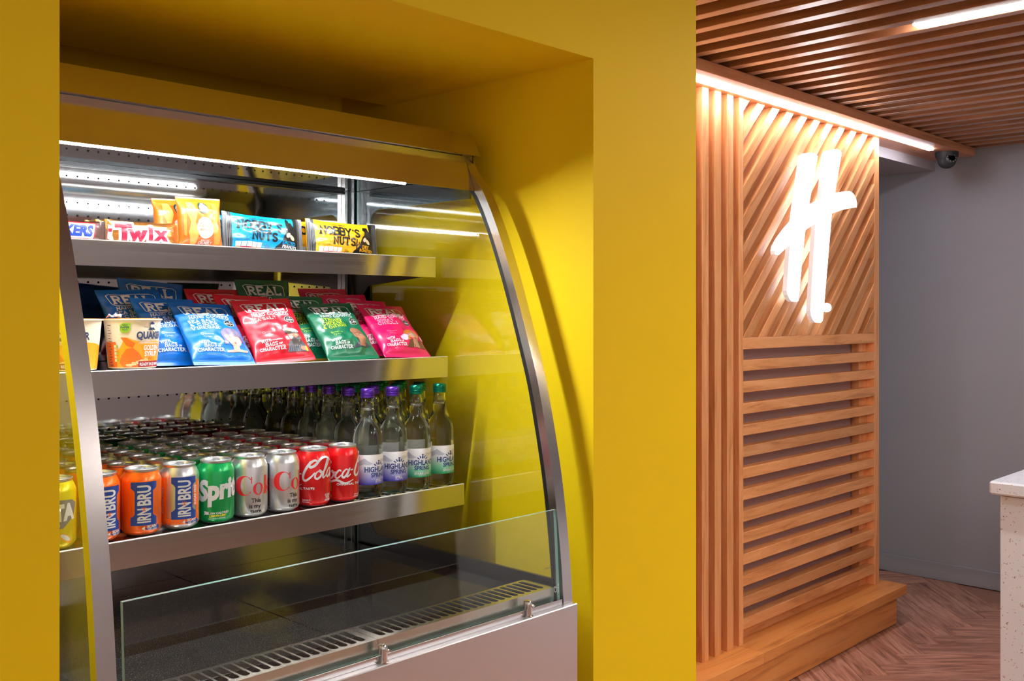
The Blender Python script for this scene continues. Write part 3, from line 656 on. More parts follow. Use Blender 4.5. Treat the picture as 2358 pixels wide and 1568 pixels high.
def didone(P, x, y, s, m, word):
    for ch in word:
        if ch == 'C':
            P.poly([(x+s*(.55+.5*math.cos(a)), y+s*(.5+.54*math.sin(a))) for a in [math.radians(40+k*14) for k in range(21)]]+[(x+s*(.66+.30*math.cos(a)), y+s*(.5+.49*math.sin(a))) for a in [math.radians(320-k*14) for k in range(21)]], m)
            P.rect(x+s*.93, y+s*.62, x+s*.98, y+s*.98, m); x += s*1.02
        elif ch in 'oe':
            K = 28; vs = [(x+s*(.32+.31*math.cos(a)), y+s*(.31+.33*math.sin(a))) for a in [2*math.pi*k/K for k in range(K)]]+[(x+s*(.32+.15*math.cos(a)), y+s*(.31+.30*math.sin(a))) for a in [2*math.pi*k/K for k in range(K)]]
            P.add(vs, [(k, (k+1) % K, K+(k+1) % K, K+k) for k in range(K)], m)
            if ch == 'e': P.rect(x+s*.1, y+s*.3, x+s*.58, y+s*.35, m)
            x += s*.66
        elif ch == 'k':
            P.rect(x+s*.06, y, x+s*.22, y+s*1.0, m); P.stroke([(x+s*.22, y+s*.28), (x+s*.6, y+s*.6)], s*.05, m); P.stroke([(x+s*.32, y+s*.36), (x+s*.62, y)], s*.16, m)
            P.rect(x, y, x+s*.3, y+s*.05, m); P.rect(x+s*.46, y, x+s*.74, y+s*.05, m); P.rect(x+s*.44, y+s*.58, x+s*.7, y+s*.62, m); x += s*.72
def d_diet(P):
    RD = ink('diet red', (226, 30, 38))
    P.rect(-62, 6, -32, 92, mat('can mirrored panel', (150, 152, 156), .08, 1)); didone(P, -24, 42, 34, RD, 'Coke')
    P.stroke([(-30, 30), (-30, 60), (-12, 14), (14, 14), (30, 50), (30, 80)], .5, WHITE, 5)
    P.text('This', 8, 28, 7.5, INKB, al='l', bold=.02); P.text('is my', 4, 18, 7.5, INKB, al='l', bold=.02); P.text('taste.', 6, 8.5, 7.5, INKB, al='l', bold=.02)
    P.text('RECYCLE ME', -36, 34, 5, RD, rot=math.pi/2, bold=.03)
def loops(P, u0, y0, segs, wd, m, w1):
    for q in segs: P.stroke([(u0+x+y*.22, y0+y+ (u0+x)*.10) for x, y in q], wd, m, 6, w1=w1)
def script(P, m, y0=50, k=1.0):
    C = [(25, 27), (27, 33), (20, 36), (11, 28), (5, 14), (5, 3), (12, -2), (22, 5), (27, 12)]
    sw = [(20, 36), (13, 33), (15, 24), (24, 26), (34, 38), (48, 38), (60, 30)]
    o = [(8, 15), (2, 11), (1, 3), (6, -1), (12, 3), (13, 10), (8, 15), (10, 11), (17, 12)]
    c = [(12, 12), (8, 15), (3, 10), (2, 3), (7, -1), (14, 5)]
    a = [(12, 12), (7, 15), (2, 9), (2, 2), (6, -1), (11, 5), (14, 15), (12, 4), (13, -1), (19, 4)]
    l = [(1, 5), (10, 22), (13, 33), (9, 35), (6, 24), (3, 6), (5, -1), (11, 4)]
    loops(P, -78, y0, [C, [(20, 36), (14, 32), (17, 25), (25, 30)]], 2.4, m, 5.0)
    loops(P, -52, y0, [o], 2, m, 4.0); loops(P, -36, y0, [c], 2, m, 4.0); loops(P, -22, y0, [a], 2, m, 4.0)
    loops(P, -5, y0, [[(0, 12), (6, 12)]], 2.6, m, 2.6)
    loops(P, 2, y0, [C, sw], 2.4, m, 5.2); loops(P, 30, y0, [o], 2, m, 4.0); loops(P, 44, y0, [l], 2, m, 4.0); loops(P, 55, y0, [a], 2, m, 4.0)
    P.stroke([(-70, 44), (-50, 40), (-30, 44), (-14, 38), (4, 44)], 1.2, m, 6, w1=4.5)
def d_coke(P):
    script(P, WHITE, 52); P.text('ORIGINAL TASTE', 0, 34, 4.2, WHITE, wd=62, bold=.03)
    P.rect(38, 10, 66, 30, WHITE) if False else None
    P.text('Delicious &', 6, 13, 2.6, WHITE, al='l', bold=.02); P.text('Refreshing', 6, 9, 2.6, WHITE, al='l', bold=.02)
    P.text('SCAN', 60, 20, 4, WHITE, bold=.03); P.text('FOR', 60, 15, 4, WHITE, bold=.03); P.text('MORE', 60, 10, 4, WHITE, bold=.03)
    for k in range(5): P.rect(-52, 10+k*6, -46, 15.2+k*6, WHITE); P.rect(-46, 10+k*6, -42, 15.2+k*6, RED if k == 1 else GRN)
def d_fanta(P):
    g = ink('fanta slate', (96, 98, 124)); P.poly([(-45, 40), (-40, 72), (0, 80), (36, 78), (46, 72), (40, 52), (20, 34), (-20, 30)], g)
    P.text('FANTA', 0, 46, 24, WHITE, wd=84, bold=.06, rot=.06); P.text('LEMON', 6, 37, 4, WHITE, bold=.02)
    o = ink('fanta orange', (250, 170, 20)); P.ell(-8, 16, 18, 11, o, .4); P.ell(-8, 16, 14, 8, YELL, .4); P.ell(24, 18, 12, 6, o, -.6); P.ell(24, 19, 9, 3.6, WHITE, -.6); P.ell(6, 31, 5, 2.4, GRN, .6)
    for k in range(5): P.stroke([(-8, 16), (-8+13*math.cos(k*1.25), 16+8*math.sin(k*1.25))], 1, WHITE)
CANS['fanta'] = make_can('fanta', paint('lemon yellow', (236, 212, 20)), d_fanta)
CANS['irn'] = make_can('irn', paint('orange', (240, 104, 22)), d_irn)
CANS['irnsf'] = make_can('irnsf', silver, d_irnsf)
CANS['sprite'] = make_can('sprite', paint('bright green', (0, 160, 82)), d_sprite)
CANS['diet'] = make_can('diet', silver, d_diet)
CANS['coke'] = make_can('coke', paint('bright red', (220, 22, 28)), d_coke)
NAME = {'fanta': 'yellow lemon drink can', 'irn': 'orange drink can with blue emblem', 'irnsf': 'silver and orange sugar-free can', 'sprite': 'green lemon-lime can', 'diet': 'silver diet cola can', 'coke': 'red cola can'}
SHELF3 = 1.124
colm = [('fanta', .634, -12, ''), ('irn', .706, 30, ', behind left frame'), ('irn', .779, 8, ', whole'), ('irnsf', .849, 14, ''), ('sprite', .919, 6, ''), ('diet', .988, -8, ', beside the green can'), ('diet', 1.058, 12, ', beside the red cans'), ('coke', 1.130, -50, ', left'), ('coke', 1.199, 34, ', right')]
short = {'fanta': 'yellow can', 'irn': 'orange can', 'irnsf': 'sugar-free can', 'sprite': 'green can', 'diet': 'silver can', 'coke': 'red can'}
sidew = ['', ' by the left frame', ' third from left', '', '', ' beside the green one', ' beside the red ones', ' on the left', ' on the right']
ORD = ['front', 'second', 'third', 'fourth', 'fifth', 'last']
first = set()
YROW = [1.640+.0668*r for r in range(6)]
for ci, (k, x, rot, ex) in enumerate(colm):
    for r in range(5 if ci in (0,) else 6):
        y = YROW[r]-(.0 if r == 0 else random.uniform(-.0003, .0003)); xx = x+(0 if r == 0 else random.uniform(-.001, .001))
        if r == 5: y = 1.9755
        face = math.atan2(-y, -xx)
        rz = face+math.radians(rot) if r == 0 else face+random.uniform(-2.5, 2.5)
        if k not in first: o = CANS[k]; first.add(k); o.location = (xx, y, SHELF3); o.rotation_euler[2] = rz
        else: o = copy_tree(CANS[k], (xx, y, SHELF3), rz)
        lab = '%s%s, front row of bottom shelf' % (NAME[k], ex) if r == 0 else '%s, %s row back behind the front %s%s' % (short[k], ORD[r], short[k], sidew[ci])
        tag(o, lab, 'can', 'drink cans on the bottom shelf')
# bottles
BP = [(.0, .0025), (.022, .0015), (.027, .0), (.0302, .004), (.031, .010), (.031, .115), (.0300, .126), (.0272, .137), (.0228, .147), (.0185, .1545), (.0158, .162), (.0146, .172), (.0138, .186), (.0134, .204)]
INN = [(0, .1755), (.0122, .1758), (.0116, .186), (.0108, .2035), (0, .2035)]
LBP = [(.0312, 0), (.0312, .2)]
def grad(name, c1, c2):
    m = mat(name, (255, 255, 255), .4); tc = N(m, 'ShaderNodeTexCoord'); sx = N(m, 'ShaderNodeSeparateXYZ'); mr = N(m, 'ShaderNodeMapRange')
    mr.inputs['From Min'].default_value = .026; mr.inputs['From Max'].default_value = .088
    L(m, tc.outputs['Object'], sx.inputs[0]); L(m, sx.outputs[2], mr.inputs['Value'])
    L(m, ramp(m, mr.outputs[0], [(0, c1), (.22, c2), (.6, (226, 228, 236)), (1, (244, 244, 246))]), m.node_tree.nodes['Principled BSDF'].inputs['Base Color']); return m
def make_bottle(name, capc, g, word):
    t = empty('water_bottle')
    bm = bmesh.new(); lathe(bm, BP, 36, cap1=True); lathe(bm, INN, 28, flip=True); obj('glass_body', bm, bottle_glass, t, smooth='all')
    bm = bmesh.new(); prof = [(.0139, .2015), (.0145, .2018), (.0145, .2060), (.0138, .2066), (.0146, .2074), (.0146, .2098), (.0139, .2106), (.0146, .2114), (.0146, .2150), (.0140, .2185), (.0125, .2202), (0, .2204)]
    lathe(bm, prof, 48, cap0=True); obj('cap', bm, mat('cap '+name, capc, .3, .75), t, smooth=True)
    P = Print(); hl = ink('label mountain', (188, 192, 208)); hl2 = ink('label mountain pale', (214, 214, 214)); wl = ink('label paper', (240, 240, 242), .5, 0)
    P.rect(-.082, .034, -.040, .095, wl); P.rect(-.044, .026, .050, .087, g)
    P.poly([(-.044, .062), (-.044, .072), (-.036, .076), (-.028, .080), (-.018, .073), (-.010, .069), (-.018, .066), (-.030, .068)], hl); P.poly([(.0, .072), (.012, .078), (.022, .076), (.032, .082), (.040, .078), (.050, .074), (.050, .070), (.03, .074), (.014, .070)], hl2)
    P.text('HIGHLAND', .003, .052, .0105, NAVY, wd=.062, bold=.03)
    P.text('SPRING', .003, .0415, .0085, NAVY, wd=.036, bold=.03); P.text(word, .003, .0315, .005, WHITE, bold=.03); P.text('NATURAL MINERAL WATER', .003, .0372, .0018, WHITE); P.text('SPRING WATER', .003, .0285, .0018, WHITE)
    for a in (-.5, -.25, 0, .25, .5): P.ell(.003+.013*math.sin(a*1.6), .066+.004*math.cos(a*3), .0012, .0035, NAVY, -a*1.8, 10)
    P.ell(.003, .0685, .002, .003, NAVY); P.rect(.001, .073, .005, .0752, NAVY)
    P.build('label', t, cyl_fn(LBP, 0), du=.0035, base=.0003)
    return t
BT = {'p': make_bottle('purple', (92, 50, 168), grad('label purple gradient', (44, 40, 170), (150, 150, 214)), 'STILL'), 'g': make_bottle('green', (10, 112, 84), grad('label green gradient', (0, 150, 90), (120, 208, 170)), 'SPARKLING')}
used = set()
for ci, (k, x, rot) in enumerate((('p', 1.263, 40), ('p', 1.329, 20), ('g', 1.394, 20), ('g', 1.461, 42))):
    for r in range(6):
        y = 1.640+.0674*r; 
        if r == 5: y = 1.9728
        rz = math.atan2(-y, -x)+math.radians(rot) if r == 0 else random.uniform(-3, 3)
        kk = k if not (ci == 1 and r > 1) else 'g'
        if kk not in used: o = BT[kk]; used.add(kk); o.location = (x, y, SHELF3); o.rotation_euler[2] = rz
        else: o = copy_tree(BT[kk], (x, y, SHELF3), rz)
        cap = {'p': 'purple', 'g': 'green'}[kk]; colname = ['next to the cans', 'second from the cans', 'third from the cans', 'by the right glass'][ci]
        tag(o, '%s-capped water bottle, front row, %s' % (cap, colname) if r == 0 else '%s-capped water bottle, %s row back, column %s' % (cap, ORD[r], colname), 'bottle', 'water bottles on the bottom shelf')
# pouches
def pouch_fn(w_, h_, T, seal='v', seed=0, amp=.0022, ex=2.6, sl=.055, pinch=.07, taper=.18):
    def E(u, v):
        a, b_ = 2*u/w_, 2*v/h_-1
        if seal == 'h': a, b_ = b_, a
        a = min(1, abs(a)); b_ = min(1, abs(b_)); e1 = max(0, 1-a**ex)**.55; q = max(0, (1-b_)-sl*2)/.42
        return e1*(min(1, q)**.65 if q > 0 else 0), (min(1, q) if q > 0 else 0), e1
    def S(u, v):
        e, eb, e1 = E(u, v); p = 1-pinch*eb; e = e*(1.18-taper*v/h_)
        x, z = (u*p, v) if seal == 'v' else (u, h_/2+(v-h_/2)*p)
        n = noise.noise(Vector((u*34, v*34, seed*7.3)))+.5*noise.noise(Vector((u*80, v*80, seed*3.1+5)))
        f = abs(noise.noise(Vector((u*22+9, v*60 if seal == 'h' else v*22, seed+2))))
        return Vector((x, -(T/2*e+amp*(n-1.6*f)*(e**.5)), z))
    def fn(u, v, h=0):
        d = .0012; s0 = S(u, v); uu = min(max(u, -w_/2+d), w_/2-d); vv = min(max(v, d), h_-d)
        n = (S(uu+d, vv)-S(uu-d, vv)).cross(S(uu, vv+d)-S(uu, vv-d))
        return s0+n.normalized()*h if n.length > 0 else s0
    fn.E = E; fn.S = S; return fn
def pouch_mesh(fn, w_, h_, T, nu=40, nv=56):
    bm = bmesh.new(); Fr = []; Bk = []
    for j in range(nv+1):
        rf, rb = [], []
        for i in range(nu+1):
            u, v = -w_/2+w_*i/nu, h_*j/nv; s = fn.S(u, v); rf.append(bm.verts.new(s))
            rb.append(rf[-1] if i in (0, nu) else bm.verts.new((s.x, T*.46*fn.E(u, v)[0]+.0006, s.z)))
        Fr.append(rf); Bk.append(rb)
    for j in range(nv):
        for i in range(nu):
            bm.faces.new((Fr[j][i], Fr[j][i+1], Fr[j+1][i+1], Fr[j+1][i]))
            q = [Bk[j][i], Bk[j+1][i], Bk[j+1][i+1], Bk[j][i+1]]; bm.faces.new(q)
    return bm
def foil(name, c, rough=.3, metal=0.): return mat('wrapper '+name, c, rough, metal, coat=.35)
def make_pouch(name, w_, h_, T, m, draw, eps=.00012, **k):
    fn = pouch_fn(w_, h_, T, **k); t = empty(name)
    obj('wrapper', pouch_mesh(fn, w_, h_, T), m, t, smooth='all')
    P = Print(); P.warp = MM; draw(P); P.build('printed_design', t, lambda u, v, h: fn(u, v, h), du=.0033, dv=.0033, base=.0004, eps=eps)
    return t
BW, BL = .132, .157
def face(P, x, y, s, kind):
    E = lambda dx, dy, rx, ry, m, r=0: P.ell(x+dx*s, y+dy*s, rx*s, ry*s, m, r)
    if kind == 'bob':
        hair, h2 = ink('lilac hair', (108, 98, 126)), ink('lilac hair shade', (76, 66, 94))
        P.poly([(x-20*s, y-28*s), (x-6*s, y-26*s), (x-7*s, y-12*s), (x+7*s, y-12*s), (x+6*s, y-26*s), (x+22*s, y-28*s), (x+20*s, y-32*s), (x-20*s, y-32*s)], SKIN)
        E(0, 8, 21, 22, hair); P.rect(x-21*s, y-14*s, x-13*s, y+8*s, hair); P.rect(x+14*s, y-12*s, x+20*s, y+8*s, h2); E(1, -2, 14, 19, SKIN)
        P.poly([(x-14*s, y+2*s), (x-13*s, y+18*s), (x, y+26*s), (x+15*s, y+18*s), (x+15*s, y+4*s), (x+8*s, y+6*s), (x-6*s, y+6*s)], hair)
        for k in range(6): P.stroke([(x+(-11+k*4)*s, y+5*s), (x+(-8+k*3)*s, y+24*s)], .5*s, h2)
    if kind == 'captain':
        gy, dk = ink('knit grey', (84, 86, 96)), ink('beard', (58, 52, 52))
        P.poly([(x-22*s, y-36*s), (x-16*s, y-16*s), (x+10*s, y-12*s), (x+24*s, y-24*s), (x+26*s, y-36*s)], gy); E(0, -2, 13, 18, SKIN2)
        P.poly([(x-13*s, y-2*s), (x-4*s, y-6*s), (x+6*s, y-6*s), (x+13*s, y), (x+11*s, y-20*s), (x, y-30*s), (x-9*s, y-22*s)], dk)
        E(0, 14, 17, 7, WHITE, -.1); P.poly([(x-15*s, y+8*s), (x+15*s, y+6*s), (x+16*s, y+12*s), (x-14*s, y+14*s)], dk); P.poly([(x-16*s, y+8*s), (x-2*s, y+6*s), (x-4*s, y+3*s), (x-15*s, y+4*s)], INKB); E(-6, 14, 3, 2.4, ink('gold badge', (190, 160, 70)))
        for k in range(9): P.stroke([(x+(-20+k*5)*s, y-35*s), (x+(-16+k*4)*s, y-24*s)], .7*s, ink('knit light', (150, 152, 160)))
        P.ell(x+14*s, y-30*s, 8*s, 4*s, SKIN); P.ell(x+20*s, y-30*s, 3*s, 6*s, YELL)
    if kind == 'scrum':
        hd, h2 = ink('leather brown', (150, 104, 80)), ink('leather dark', (92, 62, 50))
        P.poly([(x-24*s, y-30*s), (x-12*s, y-20*s), (x+12*s, y-20*s), (x+24*s, y-30*s)], ink('dark shirt', (44, 46, 60))); P.rect(x-8*s, y-28*s, x+8*s, y-12*s, SKIN2)
        E(0, 4, 17, 22, hd); E(1, -3, 12.5, 18, SKIN2); P.poly([(x-13*s, y+4*s), (x-14*s, y+18*s), (x, y+26*s), (x+15*s, y+18*s), (x+14*s, y+6*s), (x, y+9*s)], hd)
        for k in (-8, 0, 8): P.stroke([(x+k*s, y+8*s), (x+k*.8*s, y+24*s)], .9*s, h2)
        P.stroke([(x-13*s, y+13*s), (x, y+17*s), (x+14*s, y+13*s)], .9*s, h2, 4); P.stroke([(x-13*s, y+4*s), (x, y+8*s), (x+14*s, y+5*s)], 1.4*s, h2, 4); P.stroke([(x-12*s, y+2*s), (x-9*s, y-18*s)], 1.4*s, h2)
    if kind == 'blonde':
        hr, h2 = ink('auburn hair', (196, 112, 46)), ink('brown coat', (96, 60, 42))
        P.poly([(x-26*s, y-34*s), (x-14*s, y-16*s), (x+16*s, y-16*s), (x+28*s, y-34*s)], h2); P.poly([(x-8*s, y-34*s), (x-6*s, y-14*s), (x+8*s, y-14*s), (x+10*s, y-34*s)], SKIN)
        E(0, 4, 18, 18, hr); P.poly([(x-18*s, y+4*s), (x-20*s, y-18*s), (x-12*s, y-16*s), (x-10*s, y)], hr); E(1, -2, 12, 16, SKIN); P.poly([(x-14*s, y+4*s), (x-8*s, y+18*s), (x+10*s, y+18*s), (x+15*s, y+6*s), (x+3*s, y+10*s)], hr)
        for k in range(6): P.stroke([(x+(-12+k*4)*s, y+8*s), (x+(-6+k*3)*s, y+20*s)], .7*s, h2)
        pf = ink('pink fluff', (250, 190, 220)); E(-26, -10, 10, 8, pf); E(-20, -3, 7, 6, pf); E(24, -8, 7, 7, pf)
    if kind != 'captain': P.ell(x+1*s, y-13*s, 3.2*s, 2*s, ink('lips', (204, 50, 66)) if kind != 'scrum' else ink('lips tan', (176, 104, 84)))
    for dx in (-5, 6):
        P.ell(x+dx*s, y+.5*s, 3*s, 1.7*s, WHITE); P.ell(x+dx*s, y+.5*s, 1.2*s, 1.4*s, INKB); P.stroke([(x+(dx-3.4)*s, y+3.6*s), (x+dx*s, y+4.8*s), (x+(dx+3.4)*s, y+3.6*s)], .6*s, ink('brow', (90, 64, 60)))
    P.stroke([(x+.8*s, y+0*s), (x+2.4*s, y-7.5*s), (x-.6*s, y-8*s)], .6*s, ink('nose shade', (196, 140, 120)))
def crisp(lines, lc, kind, badge=True):
    def d(P):
        P.stroke([(-47, 143), (-50, 168), (-42, 172), (-10, 169), (20, 172), (44, 170), (50, 165), (49, 141), (42, 137), (10, 142), (-20, 137), (-40, 138), (-47, 143)], 1.8, WHITE)
        P.slab('REAL', 0, 144.5, 21, WHITE, wd=82, st=1.45); P.slab('HAND COOKED', 2, 126, 8, WHITE, wd=88, st=1.1, arch=3)
        y = 115
        for q in lines: P.slab(q, -18, y, 8.2, lc, wd=min(60, 9.2*len(q)), st=1.1, rot=.05); y -= 11.5
        P.ell(-34, 76, 3.2, 3.2, lc); P.ell(-34, 76, 2.6, 2.6, 'bg'); P.text('Gluten Free', -29, 74.6, 3, lc, al='l'); P.ell(-31, 67, 3.2, 3.2, lc); P.ell(-31, 67, 2.6, 2.6, 'bg'); P.text('Vegan', -26, 65.6, 3, lc, al='l')
        if badge: P.ell(40, 112, 11, 11, WHITE); P.ell(40, 112, 10.3, 10.3, INKB); P.text('great', 40, 115, 3.6, WHITE); P.text('taste', 40, 108.5, 5.6, WHITE, bold=.03); P.ell(40, 105, 1, 1, YELL)
        face(P, 30, 62, 1.1, kind)
        P.slab('WITH', -38, 47, 6, WHITE, wd=19, st=1.1, rot=.1); P.slab('BAGS', -28, 38, 7, WHITE, wd=25, st=1.1); P.text('OF', -9, 38, 4, WHITE, bold=.03); P.slab('CHARACTER.', -25, 28, 7, WHITE, wd=56, st=1.1)
        P.stroke([(-64, 6), (64, 6)], .5, 'bgd'); P.stroke([(-64, 179), (64, 179)], .5, 'bgd')
    return d
SPEC = {'blue': ((0, 98, 186), ['SEA SALT', '& CIDER', 'VINEGAR'], WHITE, 'bob'), 'red': ((196, 12, 34), ['SEA SALT'], ink('pale pink', (240, 190, 180)), 'captain'),
        'green': ((0, 92, 62), ['STRONG', 'CHEESE', '& ONION'], ink('lime', (196, 214, 30)), 'scrum'), 'pink': ((208, 10, 88), ['SWEET', 'CHILLI'], ink('pale rose', (250, 190, 210)), 'blonde')}
BAGS = {}
for i, (k, (c, ln, lc, kd)) in enumerate(SPEC.items()):
    m = foil('crisp '+k, c, .38); md = foil('crisp dark '+k, tuple(int(x*.8) for x in c)); d0 = crisp(ln, lc, kd)
    def dr(P, d0=d0, m=m, md=md):
        a0 = P.add; P.warp = lambda x, y: (x*.001, y*.001*.157/.185)
        P.add = lambda vs, fs, mm: a0(vs, fs, m if mm == 'bg' else md if mm == 'bgd' else mm)
        d0(P)
    BAGS[k] = make_pouch('crisp_bag', BW, BL, .040, m, dr, eps=.00004, seed=i+1, amp=.0042, taper=.85)
SH2 = 1.4029
used = set()
def bag(k, x, y, z, lean, label, roll=0, yaw=0):
    if k not in used: o = BAGS[k]; used.add(k)
    else: o = copy_tree(BAGS[k])
    o.location = (x, y, z); o.rotation_euler = (-math.radians(lean), math.radians(roll), math.radians(yaw))
    tag(o, label, 'crisp packet', 'crisp bags on the middle shelf')
# front row then the stacks behind (x, y of the bottom seam; z of the bottom seam)
bag('blue', .956, 1.668, SH2, 43, 'bright blue crisp bag with lilac-haired woman, front of shelf', 2, 1)
bag('red', 1.088, 1.668, SH2, 38, 'bright red crisp bag with bearded sea captain, front of shelf', -3, -3)
bag('green', 1.252, 1.668, SH2, 42, 'green crisp bag with man in leather headguard, front of shelf', -1, 0)
bag('pink', 1.398, 1.670, SH2, 44, 'pink crisp bag with auburn-haired woman, front at right', 2, 0)
bag('blue', .900, 1.712, SH2, 38, 'blue crisp bag directly behind the porridge pot', 1, 2)
bag('blue', .862, 1.768, SH2+.008, 32, 'blue crisp bag third in the blue stack', -2, 4)
bag('blue', .895, 1.822, SH2+.014, 22, 'blue crisp bag at the back left, nearest the back panel', 5, -4)
bag('red', 1.072, 1.728, SH2+.002, 34, 'red crisp bag second in the red stack, in shade', 2, 2)
bag('red', 1.043, 1.800, SH2+.004, 26, 'red crisp bag last in the red stack, in shade', 0, 2)
bag('green', 1.212, 1.728, SH2+.002, 34, 'green crisp bag second in the green stack, in shade', 1, 4)
bag('green', 1.158, 1.83, SH2+.016, 16, 'dark green crisp bag standing at the back, under the shelf', 0, 0)
bag('pink', 1.376, 1.722, SH2+.002, 38, 'pink crisp bag second in the pink stack, in shade', 3, 0)
bag('pink', 1.362, 1.778, SH2+.003, 31, 'pink crisp bag third in the pink stack, in shade', -1, 2)
bag('pink', 1.330, 1.838, SH2+.006, 22, 'pink crisp bag last in the pink stack, by the upright', 0, 0)
# porridge pots
PP = [(.0395, .0), (.0405, .003), (.0478, .083)]
cream = mat('pot cream card', (240, 226, 202), .45)
pot = empty('porridge_pot')
bm = bmesh.new(); lathe(bm, PP+[(.0500, .0835), (.0508, .0848), (.0500, .0862), (.0478, .0862)], 56, cap0=True); obj('paper_cup', bm, cream, pot, smooth=True)
bm = bmesh.new(); lathe(bm, [(0, .0868), (.030, .0872), (.0488, .0866), (.0505, .0860)], 56); obj('foil_lid', bm, mat('pot lid print', (244, 130, 50), .35), pot, smooth='all')
bm = bmesh.new(); vs = [[bm.verts.new((-.012+.008*i+.002*math.sin(j*2), -.048+.006*j*(1 if i % 2 else .7), .0875+.006*math.sin(i*1.3+j)**2+.0015*j)) for i in range(5)] for j in range(3)]
for j in range(2):
    for i in range(4): bm.faces.new((vs[j][i], vs[j][i+1], vs[j+1][i+1], vs[j+1][i]))
obj('peel_tab', bm, mat('silver foil', (220, 222, 232), .3, .6), pot)
def d_pot(P):
    am, deep, dr_, oat = ink('pot amber', (250, 164, 36)), ink('pot orange', (242, 112, 30)), ink('pot dark red', (160, 26, 36)), ink('oat', (246, 214, 156))
    P.poly([(-66, 2), (66, 2), (66, 40), (40, 46), (10, 48), (-14, 45), (-24, 47), (-34, 50), (-44, 54), (-50, 50), (-58, 36), (-66, 30)], am)
    P.poly([(-52, 2), (-10, 2), (-14, 14), (-22, 26), (-34, 36), (-46, 34), (-56, 22), (-60, 10)], deep); P.poly([(-56, 54), (-46, 54), (-30, 44), (-34, 36), (-46, 40)], deep); P.rect(-95, 2, -66, 46, deep)
    for k in range(12): P.ell(-44+3.4*(k*5 % 12), 6+((k*7) % 5)*2.4, 3.6, 2.1, oat, k*.7, 12); P.stroke([(-44+3.4*(k*5 % 12)-2.4, 6+((k*7) % 5)*2.4), (-44+3.4*(k*5 % 12)+2.4, 6+((k*7) % 5)*2.4)], .4, ORNG)
    nv = ink('pot navy', (44, 62, 100))
    P.text('QUAKER', 0, 52, 12, nv, wd=56, bold=.04); P.text('100% WHOLEGRAIN OATS', 0, 43, 2.8, WHITE, bold=.02); P.text('GOLDEN', 2, 32, 8.4, WHITE, wd=34, bold=.04); P.text('SYRUP', 2, 21.5, 8.4, WHITE, wd=29, bold=.04); P.text('FLAVOUR', 2, 15.5, 3.6, ink('brown text', (150, 70, 20)))
    P.rect(-24, 2.5, 27, 12.5, dr_); P.text('READY IN 2 MINS', 1.5, 5, 5, WHITE, wd=46, bold=.03)
    P.poly([(-8, 67), (8, 67), (4, 71), (0, 73), (-4, 71)], nv); P.ell(0, 74.5, 3.2, 3.8, WHITE); P.ell(0, 77.6, 5.6, 1.2, nv); P.ell(0, 79.2, 3.2, 2, nv); P.text('ESTD', -12, 71, 2, nv); P.text('1877', 12, 71, 2, nv)
    P.poly([(-56, 66), (-52, 62), (-42, 63), (-38, 68), (-38, 79), (-50, 79), (-56, 76)], GRN); P.text('NEW', -47, 74.4, 2.8, nv, bold=.02); P.text('PAPER', -47, 70, 3.6, nv, bold=.03); P.text('POT!', -47, 65.8, 2.8, nv, bold=.02)
    for k in range(5): P.rect(-69, 12+k*6, -64.6, 17+k*6, oat); P.rect(-64.4, 12+k*6, -61, 17+k*6, GRN if k % 2 == 0 else am)
    for k in range(16): P.stroke([(-82, 6+k*4.6), (-73-(k % 3)*2, 6+k*4.6)], 1, nv)
P = Print(); P.warp = MM; d_pot(P); P.build('printed_design', pot, cyl_fn(PP, 0), du=.004, base=.0003)
for i, (x, y, rot, lab) in enumerate(((.797, 1.712, 42, 'porridge pot beside the blue crisps, front row, lid edge torn'), (.690, 1.712, 4, 'porridge pot behind the left frame, front row'), (.690, 1.816, 12, 'porridge pot in the second row, behind the left pot'))):
    o = pot if i == 0 else copy_tree(pot); o.location = (x, y, 1.403); o.rotation_euler[2] = math.atan2(-y, -x)+math.radians(rot); tag(o, lab, 'porridge pot', 'porridge pots on the middle shelf')
# top shelf snacks
SH1 = 1.6237
def d_nob(bg, word, l2):
    def d(P):
        P.rect(-90, 0, -72, 72, INKB); P.poly([(70, 0), (90, 0), (90, 72), (66, 72)], INKB)
        P.poly([(18, 0), (22, 8), (30, 14), (36, 22), (40, 34), (44, 40), (50, 44), (52, 52), (46, 56), (48, 62), (60, 62), (66, 54), (72, 56), (76, 0)], INKB)
        if word == 'DRY': P.stroke([(28, 8), (28, 34)], 3, INKB); P.stroke([(22, 26), (22, 20), (28, 18)], 2, INKB, 3); P.stroke([(34, 28), (34, 22), (28, 20)], 2, INKB, 3)
        else: P.poly([(44, 40), (46, 66), (50, 70), (54, 66), (56, 40)], INKB)
        nt = ink('peanut', (238, 206, 160)); P.ell(50, 34, 7, 4.5, nt, .6); P.ell(60, 30, 7, 4.5, nt, -.7); P.ell(50, 34, 5, 2.6, WHITE, .6)
        P.slab("NOBBY'S", -12, 40, 17, INKB, wd=98, st=1.45, gap=.9, rot=-.03); P.slab('NUTS', -4, 19, 16, INKB, wd=56, st=1.45, rot=-.02)
        P.text('CLASSIC PEANUTS', -16, 61, 3.4, INKB, bold=.02); P.text(word, 52, 14, 7, bg, bold=.03); P.text(l2, 54, 7, 6, bg if word == 'DRY' else WHITE, bold=.02)
        P.text('50g', 2, 3, 6, INKB); P.text('This pack contains', -54, 16, 2.6, INKB)
        for k in range(5): P.rect(-66+k*11, 4, -56+k*11, 13, WHITE); P.rect(-66+k*11, 2, -56+k*11, 4, RED if k in (1, 2) else ORNG)
        for k in range(6): P.stroke([(-88+k*2.7, 2), (-88+k*2.7, 70)], .7, GREY); P.stroke([(75+k*2.6, 2), (75+k*2.6, 70)], .7, GREY)
    return d
